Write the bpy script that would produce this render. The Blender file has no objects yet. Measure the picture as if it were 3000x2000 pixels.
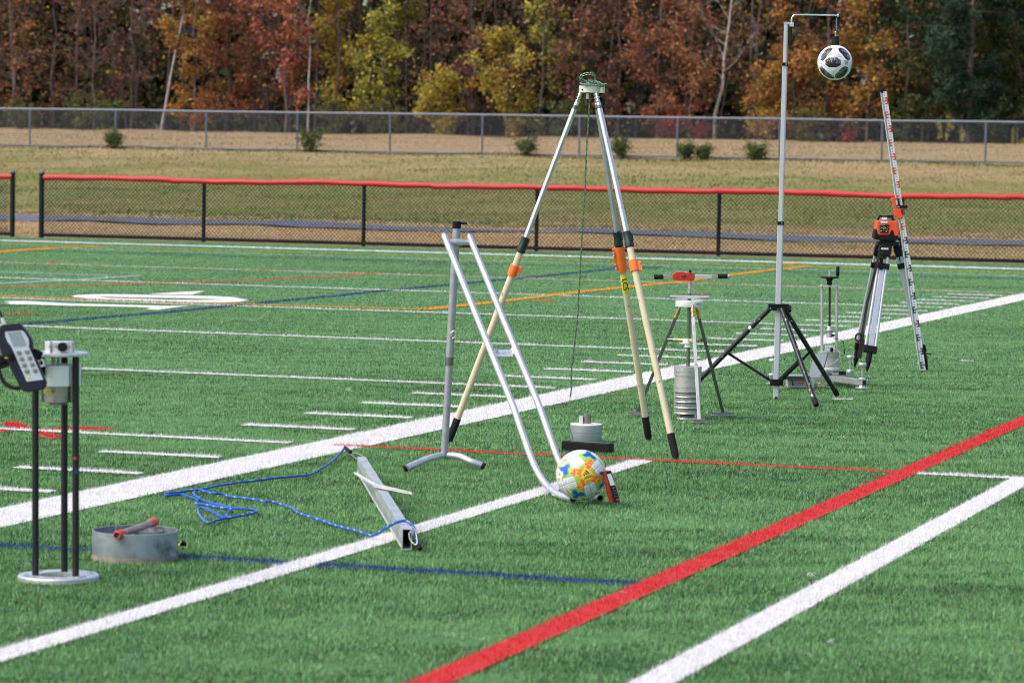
import bpy, math, random
import numpy as np
from mathutils import Vector, Matrix, Quaternion

scene = bpy.context.scene
C = scene.collection
rng = np.random.default_rng(7)
random.seed(7)
rad = math.radians

# ------------------------------------------------------------------ camera, sky, sun, exposure
FPX, CAM_H, PITCH, ROLL = 9421.32, 1.4788, 0.0566194, 0.0179860      # focal length in pixels of a 3000 px wide frame
sa, ca, sr, cr = math.sin(PITCH), math.cos(PITCH), math.sin(ROLL), math.cos(ROLL)
right = Vector((cr, sr * sa, sr * ca)); up = Vector((-sr, cr * sa, cr * ca)); back = Vector((0, -ca, sa))
cam = bpy.data.cameras.new('camera'); cam_ob = bpy.data.objects.new('camera', cam); C.objects.link(cam_ob)
cam_ob.matrix_world = Matrix(((right.x, up.x, back.x, 0), (right.y, up.y, back.y, 0), (right.z, up.z, back.z, CAM_H), (0, 0, 0, 1)))
cam.sensor_width = 36; cam.lens = FPX / 3000 * 36
cam.clip_start = 0.1; cam.clip_end = 2000
cam.dof.use_dof = True; cam.dof.focus_distance = 18.0; cam.dof.aperture_fstop = 6.3
scene.camera = cam_ob

SUN_EL, SUN_AZ = rad(52), rad(-115)          # azimuth measured from +Y towards +X: the soft sun is behind the camera to the left
world = bpy.data.worlds.new('World'); scene.world = world; world.use_nodes = True
wn = world.node_tree.nodes; wl = world.node_tree.links
bg = wn['Background']; sky = wn.new('ShaderNodeTexSky'); sky.sky_type = 'NISHITA'; sky.sun_disc = False
sky.sun_elevation = SUN_EL; sky.sun_rotation = SUN_AZ; sky.air_density = 1.0; sky.dust_density = 4.0; sky.ozone_density = 1.0
wl.new(sky.outputs[0], bg.inputs[0]); bg.inputs[1].default_value = 0.15
sun = bpy.data.lights.new('sun', 'SUN'); sun.energy = 0.85; sun.angle = rad(32); sun.color = (1.0, 0.95, 0.88)
sun_ob = bpy.data.objects.new('sun', sun); C.objects.link(sun_ob)
sd = Vector((math.cos(SUN_EL) * math.sin(SUN_AZ), math.cos(SUN_EL) * math.cos(SUN_AZ), math.sin(SUN_EL)))
sun_ob.rotation_euler = sd.to_track_quat('Z', 'Y').to_euler()
scene.view_settings.view_transform = 'Standard'; scene.view_settings.look = 'None'
scene.view_settings.gamma = 1; scene.view_settings.use_curve_mapping = False
scene.view_settings.exposure = 0.90
try:
    scene.cycles.use_denoising = True; scene.cycles.denoising_input_passes = 'RGB_ALBEDO_NORMAL'; scene.cycles.denoising_prefilter = 'ACCURATE'; scene.cycles.filter_width = 1.0; scene.cycles.use_adaptive_sampling = False; scene.cycles.sample_clamp_indirect = 6
    scene.cycles.max_bounces = 6; scene.cycles.diffuse_bounces = 3; scene.cycles.glossy_bounces = 3; scene.cycles.transparent_max_bounces = 6
except Exception: pass

# ------------------------------------------------------------------ measuring helpers
def ray(px, py):
    X = (px - 1500) / FPX; U = (1000 - py) / FPX
    x = X * cr - U * sr; u = X * sr + U * cr
    return Vector((x, ca + u * sa, -sa + u * ca))
def ground(px, py, z=0.0):
    d = ray(px, py); return Vector((0, 0, CAM_H)) + d * ((z - CAM_H) / d.z)
def at(px, py, Y):
    d = ray(px, py); return Vector((0, 0, CAM_H)) + d * (Y / d.y)
def view(ox, oy, s):
    return lambda x, y, Y=None, z=0.0: (ground(ox + x / s, oy + y / s, z) if Y is None else at(ox + x / s, oy + y / s, Y))
Z1 = view(0, 900, 1.845); Z2 = view(450, 1250, 2.94); Z3 = view(1100, 620, 1.7425); Z4 = view(1450, 200, 2.24)
Z5 = view(1800, 750, 3.075); Z6 = view(2100, 820, 3.92); Z7 = view(2400, 550, 2.8); Z8 = view(2250, 0, 2.412)
ZB = view(1600, 1180, 4.9); ZH = view(0, 920, 6.03); ZL = view(2540, 560, 7.128); ZR = view(2340, 940, 7.127); ZT = view(1640, 180, 11.2)
# the pitch's own frame: U away along the near sideline, V to the left along the yard lines
FX, FY, FT = -1.99638, 14.01127, 1.2535588
cu, su = math.cos(FT), math.sin(FT)
def fld(U, V, z=0.0): return Vector((FX + U * cu - V * su, FY + U * su + V * cu, z))
def to_f(p): dx, dy = p[0] - FX, p[1] - FY; return (dx * cu + dy * su, -dx * su + dy * cu)

# ------------------------------------------------------------------ materials
def new_mat(name):
    m = bpy.data.materials.new(name); m.use_nodes = True
    return m, m.node_tree.nodes, m.node_tree.links, m.node_tree.nodes['Principled BSDF']
MATS = {}
def mat(name, col, rough=0.5, metal=0.0, var=0.12, scale=30, bump=0.0, spec=0.5, dirt=None, stretch=None):
    if name in MATS: return MATS[name]
    m, n, l, b = new_mat(name)
    tc = n.new('ShaderNodeTexCoord'); mp = n.new('ShaderNodeMapping'); l.new(tc.outputs['Object'], mp.inputs[0])
    if stretch: mp.inputs['Scale'].default_value = stretch
    nz = n.new('ShaderNodeTexNoise'); nz.inputs['Scale'].default_value = scale; nz.inputs['Detail'].default_value = 5
    l.new(mp.outputs[0], nz.inputs['Vector'])
    rp = n.new('ShaderNodeValToRGB'); l.new(nz.outputs[0], rp.inputs[0])
    rp.color_ramp.elements[0].position = 0.3; rp.color_ramp.elements[1].position = 0.7
    rp.color_ramp.elements[0].color = [c * (1 - var) for c in col] + [1]
    rp.color_ramp.elements[1].color = [min(1, c * (1 + var)) for c in col] + [1]
    out = rp.outputs[0]
    if dirt:   # (colour, threshold, scale)
        n2 = n.new('ShaderNodeTexNoise'); n2.inputs['Scale'].default_value = dirt[2]; n2.inputs['Detail'].default_value = 6
        l.new(tc.outputs['Object'], n2.inputs['Vector'])
        mr = n.new('ShaderNodeMapRange'); mr.inputs[1].default_value = dirt[1]; mr.inputs[2].default_value = dirt[1] + dirt[3] if len(dirt) > 3 else dirt[1] + 0.03
        l.new(n2.outputs[0], mr.inputs[0])
        mx = n.new('ShaderNodeMix'); mx.data_type = 'RGBA'; l.new(mr.outputs[0], mx.inputs[0]); l.new(out, mx.inputs[6])
        mx.inputs[7].default_value = list(dirt[0]) + [1]; out = mx.outputs[2]
    l.new(out, b.inputs['Base Color'])
    rr = n.new('ShaderNodeMapRange'); rr.inputs[3].default_value = max(0.04, rough - 0.1); rr.inputs[4].default_value = min(1, rough + 0.12)
    l.new(nz.outputs[0], rr.inputs[0]); l.new(rr.outputs[0], b.inputs['Roughness'])
    b.inputs['Metallic'].default_value = metal; b.inputs['Specular IOR Level'].default_value = spec
    if bump:
        bp = n.new('ShaderNodeBump'); bp.inputs['Strength'].default_value = bump; bp.inputs['Distance'].default_value = 0.002
        l.new(nz.outputs[0], bp.inputs['Height']); l.new(bp.outputs[0], b.inputs['Normal'])
    MATS[name] = m; return m
def attr_mat(name, rough=0.6, translucent=0.0, spec=0.3, sheen=0.0):
    if name in MATS: return MATS[name]
    m, n, l, b = new_mat(name)
    at_ = n.new('ShaderNodeAttribute'); at_.attribute_name = 'Col'
    l.new(at_.outputs['Color'], b.inputs['Base Color']); b.inputs['Roughness'].default_value = rough
    b.inputs['Specular IOR Level'].default_value = spec
    if translucent:
        tr = n.new('ShaderNodeBsdfTranslucent'); l.new(at_.outputs['Color'], tr.inputs[0])
        ms = n.new('ShaderNodeMixShader'); ms.inputs[0].default_value = translucent
        l.new(b.outputs[0], ms.inputs[1]); l.new(tr.outputs[0], ms.inputs[2]); l.new(ms.outputs[0], n['Material Output'].inputs[0])
    MATS[name] = m; return m

ALU = mat('brushed_aluminium', (0.62, 0.63, 0.65), 0.42, 0.75, 0.06, 60)
ALU_W = mat('satin_aluminium_tube', (0.52, 0.53, 0.58), 0.42, 0.6, 0.05, 25, dirt=((0.25, 0.24, 0.23), 0.69, 90))
ALU_D = mat('grey_anodised_tube', (0.33, 0.35, 0.37), 0.45, 0.5, 0.1, 30)
STEEL = mat('machined_steel', (0.50, 0.49, 0.48), 0.36, 0.65, 0.12, 40, stretch=(1, 1, 8))
STEEL_D = mat('dark_steel', (0.17, 0.17, 0.17), 0.4, 0.8, 0.15, 40)
CHROME = mat('chrome', (0.75, 0.75, 0.77), 0.15, 1.0, 0.03, 20)
BRASS = mat('brass', (0.55, 0.38, 0.13), 0.35, 0.9, 0.15, 60)
NYLON = mat('white_nylon', (0.70, 0.72, 0.68), 0.5, 0, 0.05, 15)
NYLON_Y = mat('aged_nylon', (0.62, 0.61, 0.52), 0.5, 0, 0.08, 15)
BLACK = mat('black_plastic', (0.009, 0.009, 0.010), 0.5, 0, 0.2, 40, spec=0.15)
RUBBER = mat('black_rubber', (0.013, 0.013, 0.014), 0.75, 0, 0.2, 60, spec=0.2)
GREENBLACK = mat('dark_green_plastic', (0.010, 0.022, 0.018), 0.45, 0, 0.2, 40, spec=0.3)
NAVY = mat('navy_plastic', (0.016, 0.016, 0.032), 0.45, 0, 0.12, 30, spec=0.3)
CHIPPED = mat('black_paint_chipped', (0.012, 0.011, 0.018), 0.35, 0, 0.2, 30, spec=0.35, dirt=((0.7, 0.68, 0.66), 0.665, 38, 0.01))
BLACK_ROD = mat('black_carbon_rod', (0.014, 0.014, 0.015), 0.5, 0, 0.15, 60, spec=0.3)
CREAM = mat('cream_painted_pole', (0.58, 0.50, 0.33), 0.5, 0, 0.06, 12, dirt=((0.28, 0.22, 0.14), 0.66, 40, 0.06))
ORANGE = mat('orange_plastic', (0.85, 0.15, 0.02), 0.42, 0, 0.06, 20)
LASER_RED = mat('orange_red_plastic', (0.80, 0.07, 0.02), 0.35, 0, 0.05, 20)
RED = mat('red_plastic', (0.26, 0.013, 0.011), 0.4, 0, 0.1, 20)
RED_TOOL = mat('red_enamel', (0.5, 0.03, 0.02), 0.3, 0, 0.1, 20, dirt=((0.1, 0.02, 0.02), 0.62, 60, 0.05))
YELLOW = mat('yellow_tape', (0.75, 0.65, 0.03), 0.45, 0, 0.08, 30)
BLUE = mat('blue_sticker', (0.02, 0.16, 0.55), 0.5)
WHITE = mat('white_plastic', (0.60, 0.61, 0.63), 0.45, 0, 0.04, 20)
GREYP = mat('grey_panel_plastic', (0.50, 0.55, 0.62), 0.4, 0, 0.03, 20)
LCD = mat('grey_lcd', (0.27, 0.31, 0.36), 0.18, 0, 0.03, 20)
LCD_L = mat('pale_lcd', (0.45, 0.49, 0.50), 0.2, 0, 0.03, 20)
GALV = mat('galvanised_sheet', (0.30, 0.32, 0.34), 0.5, 0.35, 0.22, 14, dirt=((0.13, 0.14, 0.15), 0.58, 9, 0.12))
RUST = mat('rusty_steel', (0.30, 0.24, 0.21), 0.45, 0.6, 0.45, 22)
RED_GRIP = mat('red_rubber_grip', (0.52, 0.06, 0.035), 0.55, 0, 0.15, 60)
LAPTOP = mat('laptop_grey', (0.12, 0.15, 0.16), 0.4, 0.3, 0.05, 10)
GREYBOX = mat('grey_case', (0.33, 0.34, 0.35), 0.5, 0, 0.06, 20)
TAN = mat('tan_cable', (0.55, 0.45, 0.25), 0.6)
GLASS = mat('dark_clear_plastic', (0.25, 0.23, 0.2), 0.08, 0.2, 0.1, 10)
STAFF = mat('staff_white', (0.50, 0.54, 0.58), 0.42, 0.15, 0.03, 8)
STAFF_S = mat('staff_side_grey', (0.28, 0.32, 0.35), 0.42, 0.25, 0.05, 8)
MARK_B = mat('printed_black', (0.01, 0.01, 0.01), 0.5)
MARK_R = mat('printed_red', (0.55, 0.03, 0.02), 0.5)
MARK_G = mat('printed_gold', (0.30, 0.16, 0.08), 0.5)
COVER = mat('red_vinyl_cover', (0.44, 0.012, 0.014), 0.5, 0, 0.08, 6, bump=0.3)
FENCE_B = mat('black_vinyl', (0.010, 0.012, 0.013), 0.55, spec=0.2)
FENCE_G = mat('galvanised_pipe', (0.17, 0.19, 0.23), 0.5, 0.3, 0.15, 3)
WIRE_G = mat('galvanised_wire', (0.10, 0.11, 0.13), 0.5, 0.3)
STRAP = mat('black_red_webbing', (0.03, 0.012, 0.012), 0.7, 0, 0.5, 80)
BARK = mat('grey_brown_bark', (0.11, 0.085, 0.07), 0.85, 0, 0.35, 6, bump=0.5)
BARK_P = mat('pale_birch_bark', (0.34, 0.31, 0.28), 0.8, 0, 0.3, 5, bump=0.4, dirt=((0.06, 0.05, 0.05), 0.6, 7, 0.04))
BARK_T = mat('pinkish_grey_bark', (0.10, 0.08, 0.072), 0.85, 0, 0.3, 6, bump=0.4)
LEAF = attr_mat('autumn_leaves', 0.75, 0.3, 0.1)
GRASS = attr_mat('synthetic_grass_blades', 0.42, 0.22, 0.35)
PRINT = attr_mat('printed_ball_skin', 0.3, 0, 0.5)
ROPE = attr_mat('braided_rope', 0.6, 0, 0.3)

# ------------------------------------------------------------------ mesh builder
def fast_mesh(name, V, F, col=None, smooth=False):
    V = np.asarray(V, np.float32); F = np.asarray(F, np.int32); k = F.shape[1]
    me = bpy.data.meshes.new(name); me.vertices.add(len(V)); me.vertices.foreach_set('co', V.ravel())
    me.loops.add(F.size); me.loops.foreach_set('vertex_index', F.ravel())
    me.polygons.add(len(F)); me.polygons.foreach_set('loop_start', np.arange(0, F.size, k, dtype=np.int32))
    me.polygons.foreach_set('loop_total', np.full(len(F), k, np.int32))
    me.update(calc_edges=True)
    if smooth: me.polygons.foreach_set('use_smooth', np.ones(len(F), bool))
    if col is not None:
        a = me.color_attributes.new('Col', 'FLOAT_COLOR', 'POINT')
        cc = np.ones((len(V), 4), np.float32); cc[:, :3] = col; a.data.foreach_set('color', cc.ravel())
    return me
def frame(d, hint=None):
    d = Vector(d).normalized(); h = Vector(hint) if hint is not None else Vector((0, 0, 1))
    if abs(d.dot(h.normalized())) > 0.98: h = Vector((0, 1, 0)) if abs(d.y) < 0.9 else Vector((1, 0, 0))
    a = h.cross(d).normalized(); b = d.cross(a).normalized()
    return a, b, d
class MB:
    def __init__(s): s.v = []; s.f = []; s.c = []
    def box(s, c, size, axes=None, taper=1.0):
        c = Vector(c); a, b, d = axes or (Vector((1, 0, 0)), Vector((0, 1, 0)), Vector((0, 0, 1)))
        x, y, z = [q / 2 for q in size]; o = len(s.v)
        for k in (-1, 1):
            t = taper if k > 0 else 1
            for i, j in ((-1, -1), (1, -1), (1, 1), (-1, 1)): s.v.append(c + a * (i * x * t) + b * (j * y * t) + d * (k * z))
        s.f += [tuple(o + i for i in q) for q in ((3, 2, 1, 0), (4, 5, 6, 7), (0, 1, 5, 4), (1, 2, 6, 5), (2, 3, 7, 6), (3, 0, 4, 7))]
        return s
    def beam(s, p0, p1, w, h, hint=None, taper=1.0):
        p0, p1 = Vector(p0), Vector(p1); a, b, d = frame(p1 - p0, hint)
        return s.box((p0 + p1) / 2, (w, h, (p1 - p0).length), (a, b, d), taper)
    def cyl(s, p0, p1, r0, r1=None, n=16, cap=True, hint=None):
        return s.tube([p0, p1], [r0, r0 if r1 is None else r1], n, cap, hint)
    def tube(s, pts, r, n=12, cap=True, hint=None):
        pts = [Vector(p) for p in pts]; r = [r] * len(pts) if not isinstance(r, (list, tuple)) else r
        a, b, d = frame(pts[1] - pts[0], hint); o = len(s.v)
        for i, p in enumerate(pts):
            t = (pts[min(i + 1, len(pts) - 1)] - pts[max(i - 1, 0)])
            if t.length > 1e-9:
                t.normalize(); a = (a - t * a.dot(t)); a.normalize(); b = t.cross(a)
            for k in range(n):
                q = 2 * math.pi * (k + 0.5) / n; s.v.append(p + (a * math.cos(q) + b * math.sin(q)) * r[i])
        for i in range(len(pts) - 1):
            for k in range(n):
                k2 = (k + 1) % n; s.f.append((o + i * n + k, o + i * n + k2, o + (i + 1) * n + k2, o + (i + 1) * n + k))
        if cap:
            s.f.append(tuple(o + k for k in range(n))[::-1]); s.f.append(tuple(o + (len(pts) - 1) * n + k for k in range(n)))
        return s
    def lathe(s, c, prof, n=32, axis=(0, 0, 1), flat=None):
        c = Vector(c); a, b, d = frame(axis); o = len(s.v); m = len(prof)
        for r, z in prof:
            for k in range(n):
                q = 2 * math.pi * k / n; s.v.append(c + a * (r * math.cos(q)) + b * (r * math.sin(q)) + d * z)
        for i in range(m - 1):
            for k in range(n):
                k2 = (k + 1) % n; s.f.append((o + i * n + k, o + i * n + k2, o + (i + 1) * n + k2, o + (i + 1) * n + k))
        return s
    def prism(s, pts, vec):
        pts = [Vector(p) for p in pts]; vec = Vector(vec); o = len(s.v); n = len(pts)
        s.v += pts + [p + vec for p in pts]
        s.f.append(tuple(o + i for i in range(n))[::-1]); s.f.append(tuple(o + n + i for i in range(n)))
        for i in range(n): j = (i + 1) % n; s.f.append((o + i, o + j, o + n + j, o + n + i))
        return s
    def ball(s, c, r, n=16, m=10, sq=(1, 1, 1)):
        pr = [(r * math.sin(math.pi * i / m) + 1e-5, -r * math.cos(math.pi * i / m)) for i in range(m + 1)]
        o = len(s.v); s.lathe((0, 0, 0), pr, n)
        c = Vector(c)
        for i in range(o, len(s.v)): p = s.v[i]; s.v[i] = c + Vector((p.x * sq[0], p.y * sq[1], p.z * sq[2]))
        return s
    def build(s, name, material, parent=None, smooth=True, bevel=0.0, label=None, angle=38, col=None):
        org = Vector(parent['_o']) if parent is not None and '_o' in parent else Vector((0, 0, 0))
        me = bpy.data.meshes.new(name); me.from_pydata([tuple(v - org) for v in s.v], [], s.f)
        if smooth:
            me.polygons.foreach_set('use_smooth', [True] * len(me.polygons)); me.set_sharp_from_angle(angle=rad(angle))
        if col is not None:
            a = me.color_attributes.new('Col', 'FLOAT_COLOR', 'POINT')
            cc = np.ones((len(s.v), 4), np.float32); cc[:, :3] = col; a.data.foreach_set('color', cc.ravel())
        me.materials.append(material); o = bpy.data.objects.new(name, me); C.objects.link(o)
        if parent is not None: o.parent = parent; o['_o'] = tuple(org)
        if bevel:
            bm = o.modifiers.new('bevel', 'BEVEL'); bm.width = bevel; bm.segments = 2; bm.limit_method = 'ANGLE'; bm.angle_limit = rad(40)
        if label: o['label'] = label
        return o
def thing(name, label, cat, loc, group=None):
    o = bpy.data.objects.new(name, None); C.objects.link(o); o.location = loc; o['_o'] = tuple(loc)
    o.empty_display_size = 0.1; o['label'] = label; o['category'] = cat
    if group: o['group'] = group
    return o
def tag(o, label, cat, group=None):
    o['label'] = label; o['category'] = cat
    if group: o['group'] = group
    return o
def text_mb(txt, origin, ax, ay, size, depth=0.0006, extra=None):
    """flat lettering as a mesh; ax = reading direction, ay = up direction"""
    cu_ = bpy.data.curves.new('t', 'FONT'); cu_.body = txt; cu_.size = size; cu_.align_x = 'CENTER'; cu_.align_y = 'CENTER'
    cu_.resolution_u = 3; cu_.extrude = depth / 2; cu_.offset = size * 0.012
    ob = bpy.data.objects.new('t', cu_); C.objects.link(ob)
    me = bpy.data.meshes.new_from_object(ob.evaluated_get(bpy.context.evaluated_depsgraph_get()))
    ax, ay = Vector(ax).normalized(), Vector(ay).normalized(); az = ax.cross(ay)
    m = MB(); origin = Vector(origin)
    for v in me.vertices: m.v.append(origin + ax * v.co.x + ay * v.co.y + az * v.co.z)
    m.f = [tuple(p.vertices) for p in me.polygons]
    bpy.data.objects.remove(ob); bpy.data.curves.remove(cu_); bpy.data.meshes.remove(me)
    return m
def spline(pts, step=0.01):
    pts = [Vector(p) for p in pts]; out = []
    P = [pts[0] * 2 - pts[1]] + pts + [pts[-1] * 2 - pts[-2]]
    for i in range(1, len(P) - 2):
        n = max(2, int((P[i + 1] - P[i]).length / step))
        for k in range(n):
            t = k / n
            out.append(0.5 * ((2 * P[i]) + (P[i + 1] - P[i - 1]) * t + (2 * P[i - 1] - 5 * P[i] + 4 * P[i + 1] - P[i + 2]) * t * t + (-P[i - 1] + 3 * P[i] - 3 * P[i + 1] + P[i + 2]) * t ** 3))
    out.append(pts[-1]); return out
def rope(name, pts, r, base, fleck, parent=None, n=8, every=6, sides=(0, 1, 4, 5)):
    m = MB(); m.tube(pts, r, n); col = np.zeros((len(m.v), 3)); col[:] = base
    for i in range(len(pts)):
        for k in range(n):
            if (i + (k // 2) * 2) % every < 2 and k in sides: col[i * n + k] = fleck
            else: col[i * n + k] *= 0.85 + 0.3 * random.random()
    return m.build(name, ROPE, parent, col=col)

# smooth 2-D noise from random plane waves
def waves(seed, lam, n=14, aniso=1.0):
    r = np.random.default_rng(seed); a = r.uniform(0, 2 * np.pi, n); k = 2 * np.pi / (lam * r.uniform(0.6, 1.6, n)); ph = r.uniform(0, 6.28, n)
    kx, ky = k * np.cos(a) * aniso, k * np.sin(a)
    return lambda x, y: sum(np.sin(x * kx[i] + y * ky[i] + ph[i]) for i in range(n)) / math.sqrt(n)

# ------------------------------------------------------------------ the pitch and its painted lines
WHITE_P, RED_P, ORG_P, YEL_P, BLUE_P, GREY_P = (0.74, 0.72, 0.72), (0.58, 0.018, 0.018), (0.50, 0.12, 0.03), (0.62, 0.30, 0.01), (0.010, 0.055, 0.16), (0.36, 0.46, 0.40)
LINES = []      # (name, label, polygon in (U,V), colour, level)
YD = 0.9144
def strip(U0, V0, U1, V1, w):
    d = np.array([U1 - U0, V1 - V0], float); d /= np.linalg.norm(d); n = np.array([-d[1], d[0]]) * w / 2
    a, b = np.array([U0, V0]), np.array([U1, V1]); return [tuple(a + n), tuple(b + n), tuple(b - n), tuple(a - n)]
def pxline(name, label, pts, w, col, lv=1):
    q = [to_f(ground(*p)) for p in pts]
    for a, b in zip(q[:-1], q[1:]): LINES.append((name, label, strip(a[0], a[1], b[0], b[1], w), col, lv))
LINES.append(('sideline', 'broad white sideline band running diagonally across the pitch', [(-14, -0.10), (40, -0.10), (40, -0.42), (-14, -0.42)], WHITE_P, 1))
LINES.append(('coaching_box_line', 'white line between the broad sideline and the red line', strip(-12, -1.91, 2.75, -1.91, 0.115), WHITE_P, 1))
LINES.append(('red_touchline', 'thick red line running diagonally towards the right', strip(-12, -3.235, 36.5, -3.235, 0.115), RED_P, 2))
LINES.append(('outer_white_line', 'outermost white line beside the red line', strip(-12, -3.815, 2.77, -3.815, 0.125), WHITE_P, 1))
LINES.append(('thin_red_line', 'thin red line crossing between sideline and red line', strip(2.73, -0.25, 2.73, -3.2, 0.075), RED_P, 2))
LINES.append(('short_white_line', 'short white line joining the red line and the outermost white line', strip(2.72, -3.28, 2.72, -3.80, 0.085), WHITE_P, 1))
LINES.append(('blue_line', 'dark blue line in the foreground ending at the red line', strip(-1.82, 3, -1.82, -3.19, 0.10), BLUE_P, 0))
for i in range(-5, 38):
    if i % 5 == 3:
        LINES.append(('yard_line', None, strip(i * YD, 0.0, i * YD, 32, 0.085), WHITE_P if i != 28 else (0.62, 0.48, 0.42), 1))
    elif i < 28:
        LINES.append(('hash_mark', None, strip(i * YD, 0.0, i * YD, 0.648, 0.10), WHITE_P, 1))
LINES = [q for q in LINES if not (q[0] == 'yard_line' and q[2][0][0] > 29)]
LINES.append(('far_sideline', 'bright white line at the far edge by the red fence', strip(35.0, 34, 34.7, -12, 0.30), (0.75, 0.75, 0.78), 1))
LINES.append(('thin_yellow_line', 'thin yellow line near the far edge', strip(33.35, 34, 32.9, -12, 0.11), (0.42, 0.35, 0.03), 0))
LINES.append(('thin_grey_line', 'thin faded line near the far edge', strip(31.95, 15.5, 31.7, -12, 0.10), GREY_P, 0))
LINES.append(('faint_blue_line', 'faint dark line near the far edge', strip(30.4, 16, 30.7, -10, 0.10), (0.02, 0.10, 0.10), 0))
r5 = lambda x, y: (x / 2.352, 680 + y / 2.352)
r6 = lambda x, y: (1000 + x / 2.352, 680 + y / 2.352)
r7 = lambda x, y: (2000 + x / 2.352, 600 + y / 2.352)
pxline('yellow_arc', 'yellow curved line far left', [r5(-200, 145), r5(0, 129), r5(150, 121), r5(260, 113), r5(370, 104)], 0.28, YEL_P)
pxline('yellow_dash', 'short yellow dash far left', [r5(450, 104), r5(520, 102)], 0.28, YEL_P)
pxline('yellow_dash', 'second short yellow dash far left', [r5(595, 98), r5(690, 96)], 0.28, YEL_P)
pxline('grey_line', 'faded white line far left', [r5(-200, 264), r5(0, 270), r5(400, 281), r5(750, 296)], 0.10, GREY_P)
pxline('grey_line', 'faded slanting white line far left', [r5(-200, 360), r5(0, 348), r5(500, 326), r5(960, 295)], 0.11, GREY_P)
pxline('grey_line', 'faint white dash far left', [r5(35, 177), r5(105, 177)], 0.12, (0.2, 0.33, 0.22))
pxline('orange_line', 'orange red line crossing the middle of the pitch', [r5(-200, 376), r5(0, 373), r5(450, 364), r5(900, 352), r5(1300, 341), r5(1800, 325), r5(2352, 300), r6(130, 285), r6(270, 277)], 0.12, ORG_P)
pxline('yellow_line', 'yellow line running beside a white yard line', [r5(-200, 428), r5(0, 435), r5(1000, 470), r5(2352, 511), r6(560, 526)], 0.13, (0.55, 0.33, 0.01), 2)
pxline('yellow_line', 'bright yellow line rising to the right', [r6(560, 526), r6(750, 508), r6(1150, 465), r6(1650, 406), r6(2352, 335), r7(320, 480), r7(600, 446), r7(870, 418)], 0.16, YEL_P, 2)
pxline('yellow_line', 'short yellow line by the staff pole', [r7(690, 407), r7(775, 398)], 0.20, YEL_P, 2)
pxline('blue_line', 'dark blue line crossing the pitch', [r5(160, 628), r5(700, 583), r5(1300, 532), r5(1560, 505), r5(1900, 472), r5(2352, 428), r6(300, 398), r6(750, 358), r6(1250, 312), r6(1900, 248), r6(2200, 236)], 0.12, BLUE_P, 0)
pxline('orange_dash', 'short orange dash at the far left', [r5(25, 556), r5(225, 553)], 0.14, ORG_P)
pxline('orange_dash', 'short orange dash behind the ramp', [r6(1320, 471), r6(1460, 469)], 0.16, ORG_P)
pxline('orange_dash', 'short orange dash behind the torque wrench stand', [r7(75, 603), r7(160, 601)], 0.16, ORG_P)
pxline('orange_dash', 'red tick on a white yard line', [r5(340, 210), r5(400, 210)], 0.3, RED_P, 3)
pxline('white_tick', 'short white tick by the black tripod', [(2440, 1164), (2499, 1165)], 0.06, WHITE_P)
pxline('white_tick', 'short white tick at the right', [(2810, 1053), (2854, 1053.5)], 0.06, WHITE_P)
ZN = lambda x, y: to_f(ground(200 + x / 4.704, 820 + y / 4.704))
ringo = [(40, 210), (110, 196), (300, 188), (560, 183), (1000, 190), (1500, 200), (2000, 210), (2300, 228), (2488, 266), (2352, 290), (2100, 300), (1700, 295), (1400, 290), (1000, 275), (600, 264), (300, 248), (100, 228)]
ringi = [(420, 217), (700, 225), (1100, 232), (1600, 240), (1900, 250), (2130, 258), (1800, 265), (1300, 258), (900, 246), (550, 235)]
NUM_HOLE = [ZN(*p) for p in ringi]
LINES.append(('field_number', 'upper half of a big painted white oval', [ZN(*p) for p in ringo[:9] + [ringi[5], ringi[4], ringi[3], ringi[2], ringi[1], ringi[0]]], WHITE_P, 1))
LINES.append(('field_number', 'lower half of a big painted white oval', [ZN(*p) for p in ringo[8:] + [ringo[0], ringi[0], ringi[9], ringi[8], ringi[7], ringi[6], ringi[5]]], WHITE_P, 1))
LINES.append(('field_number', 'white painted triangle above the number', [ZN(*p) for p in [(1100, 180), (1350, 165), (1600, 150), (1880, 140), (1690, 195), (1400, 190)]], WHITE_P, 1))
n5 = lambda x, y: to_f(ground(x, y))
LINES.append(('field_number', 'white painted stem below the number', [n5(8, 880), n5(43, 879), n5(80, 879), n5(200, 886)] + [ZN(*p) for p in [(600, 325), (1100, 338), (1300, 345), (1690, 340), (1480, 365), (1250, 398), (1060, 392), (1140, 372), (900, 360), (400, 351)]] + [n5(200, 893), n5(90, 889), n5(40, 889), n5(15, 886), n5(30, 883)], WHITE_P, 1))
q1 = lambda x, y: to_f(ground(x / 2.6133, 1200 + y / 2.6133))
for pl in ([(10, 95), (40, 84), (120, 82), (165, 90), (215, 118), (255, 140), (120, 132), (60, 112)], [(-200, 130), (0, 140), (85, 145), (70, 153), (0, 154), (-200, 150)],
           [(235, 150), (310, 152), (390, 168), (460, 190), (462, 202), (390, 206), (310, 188)], [(330, 138), (460, 128), (620, 122), (800, 125), (890, 133), (700, 142), (560, 142), (460, 144)]):
    LINES.append(('red_mark', 'red painted mark at the left crossing a yard line', [q1(*p) for p in pl], RED_P, 0))

def inpoly(U, V, poly):
    inside = np.zeros(len(U), bool); n = len(poly); j = n - 1
    for i in range(n):
        xi, yi = poly[i]; xj, yj = poly[j]
        c = ((yi > V) != (yj > V)); 
        with np.errstate(divide='ignore', invalid='ignore'): t = (xj - xi) * (V - yi) / (yj - yi) + xi
        inside ^= c & (U < t); j = i
    return inside

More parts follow.
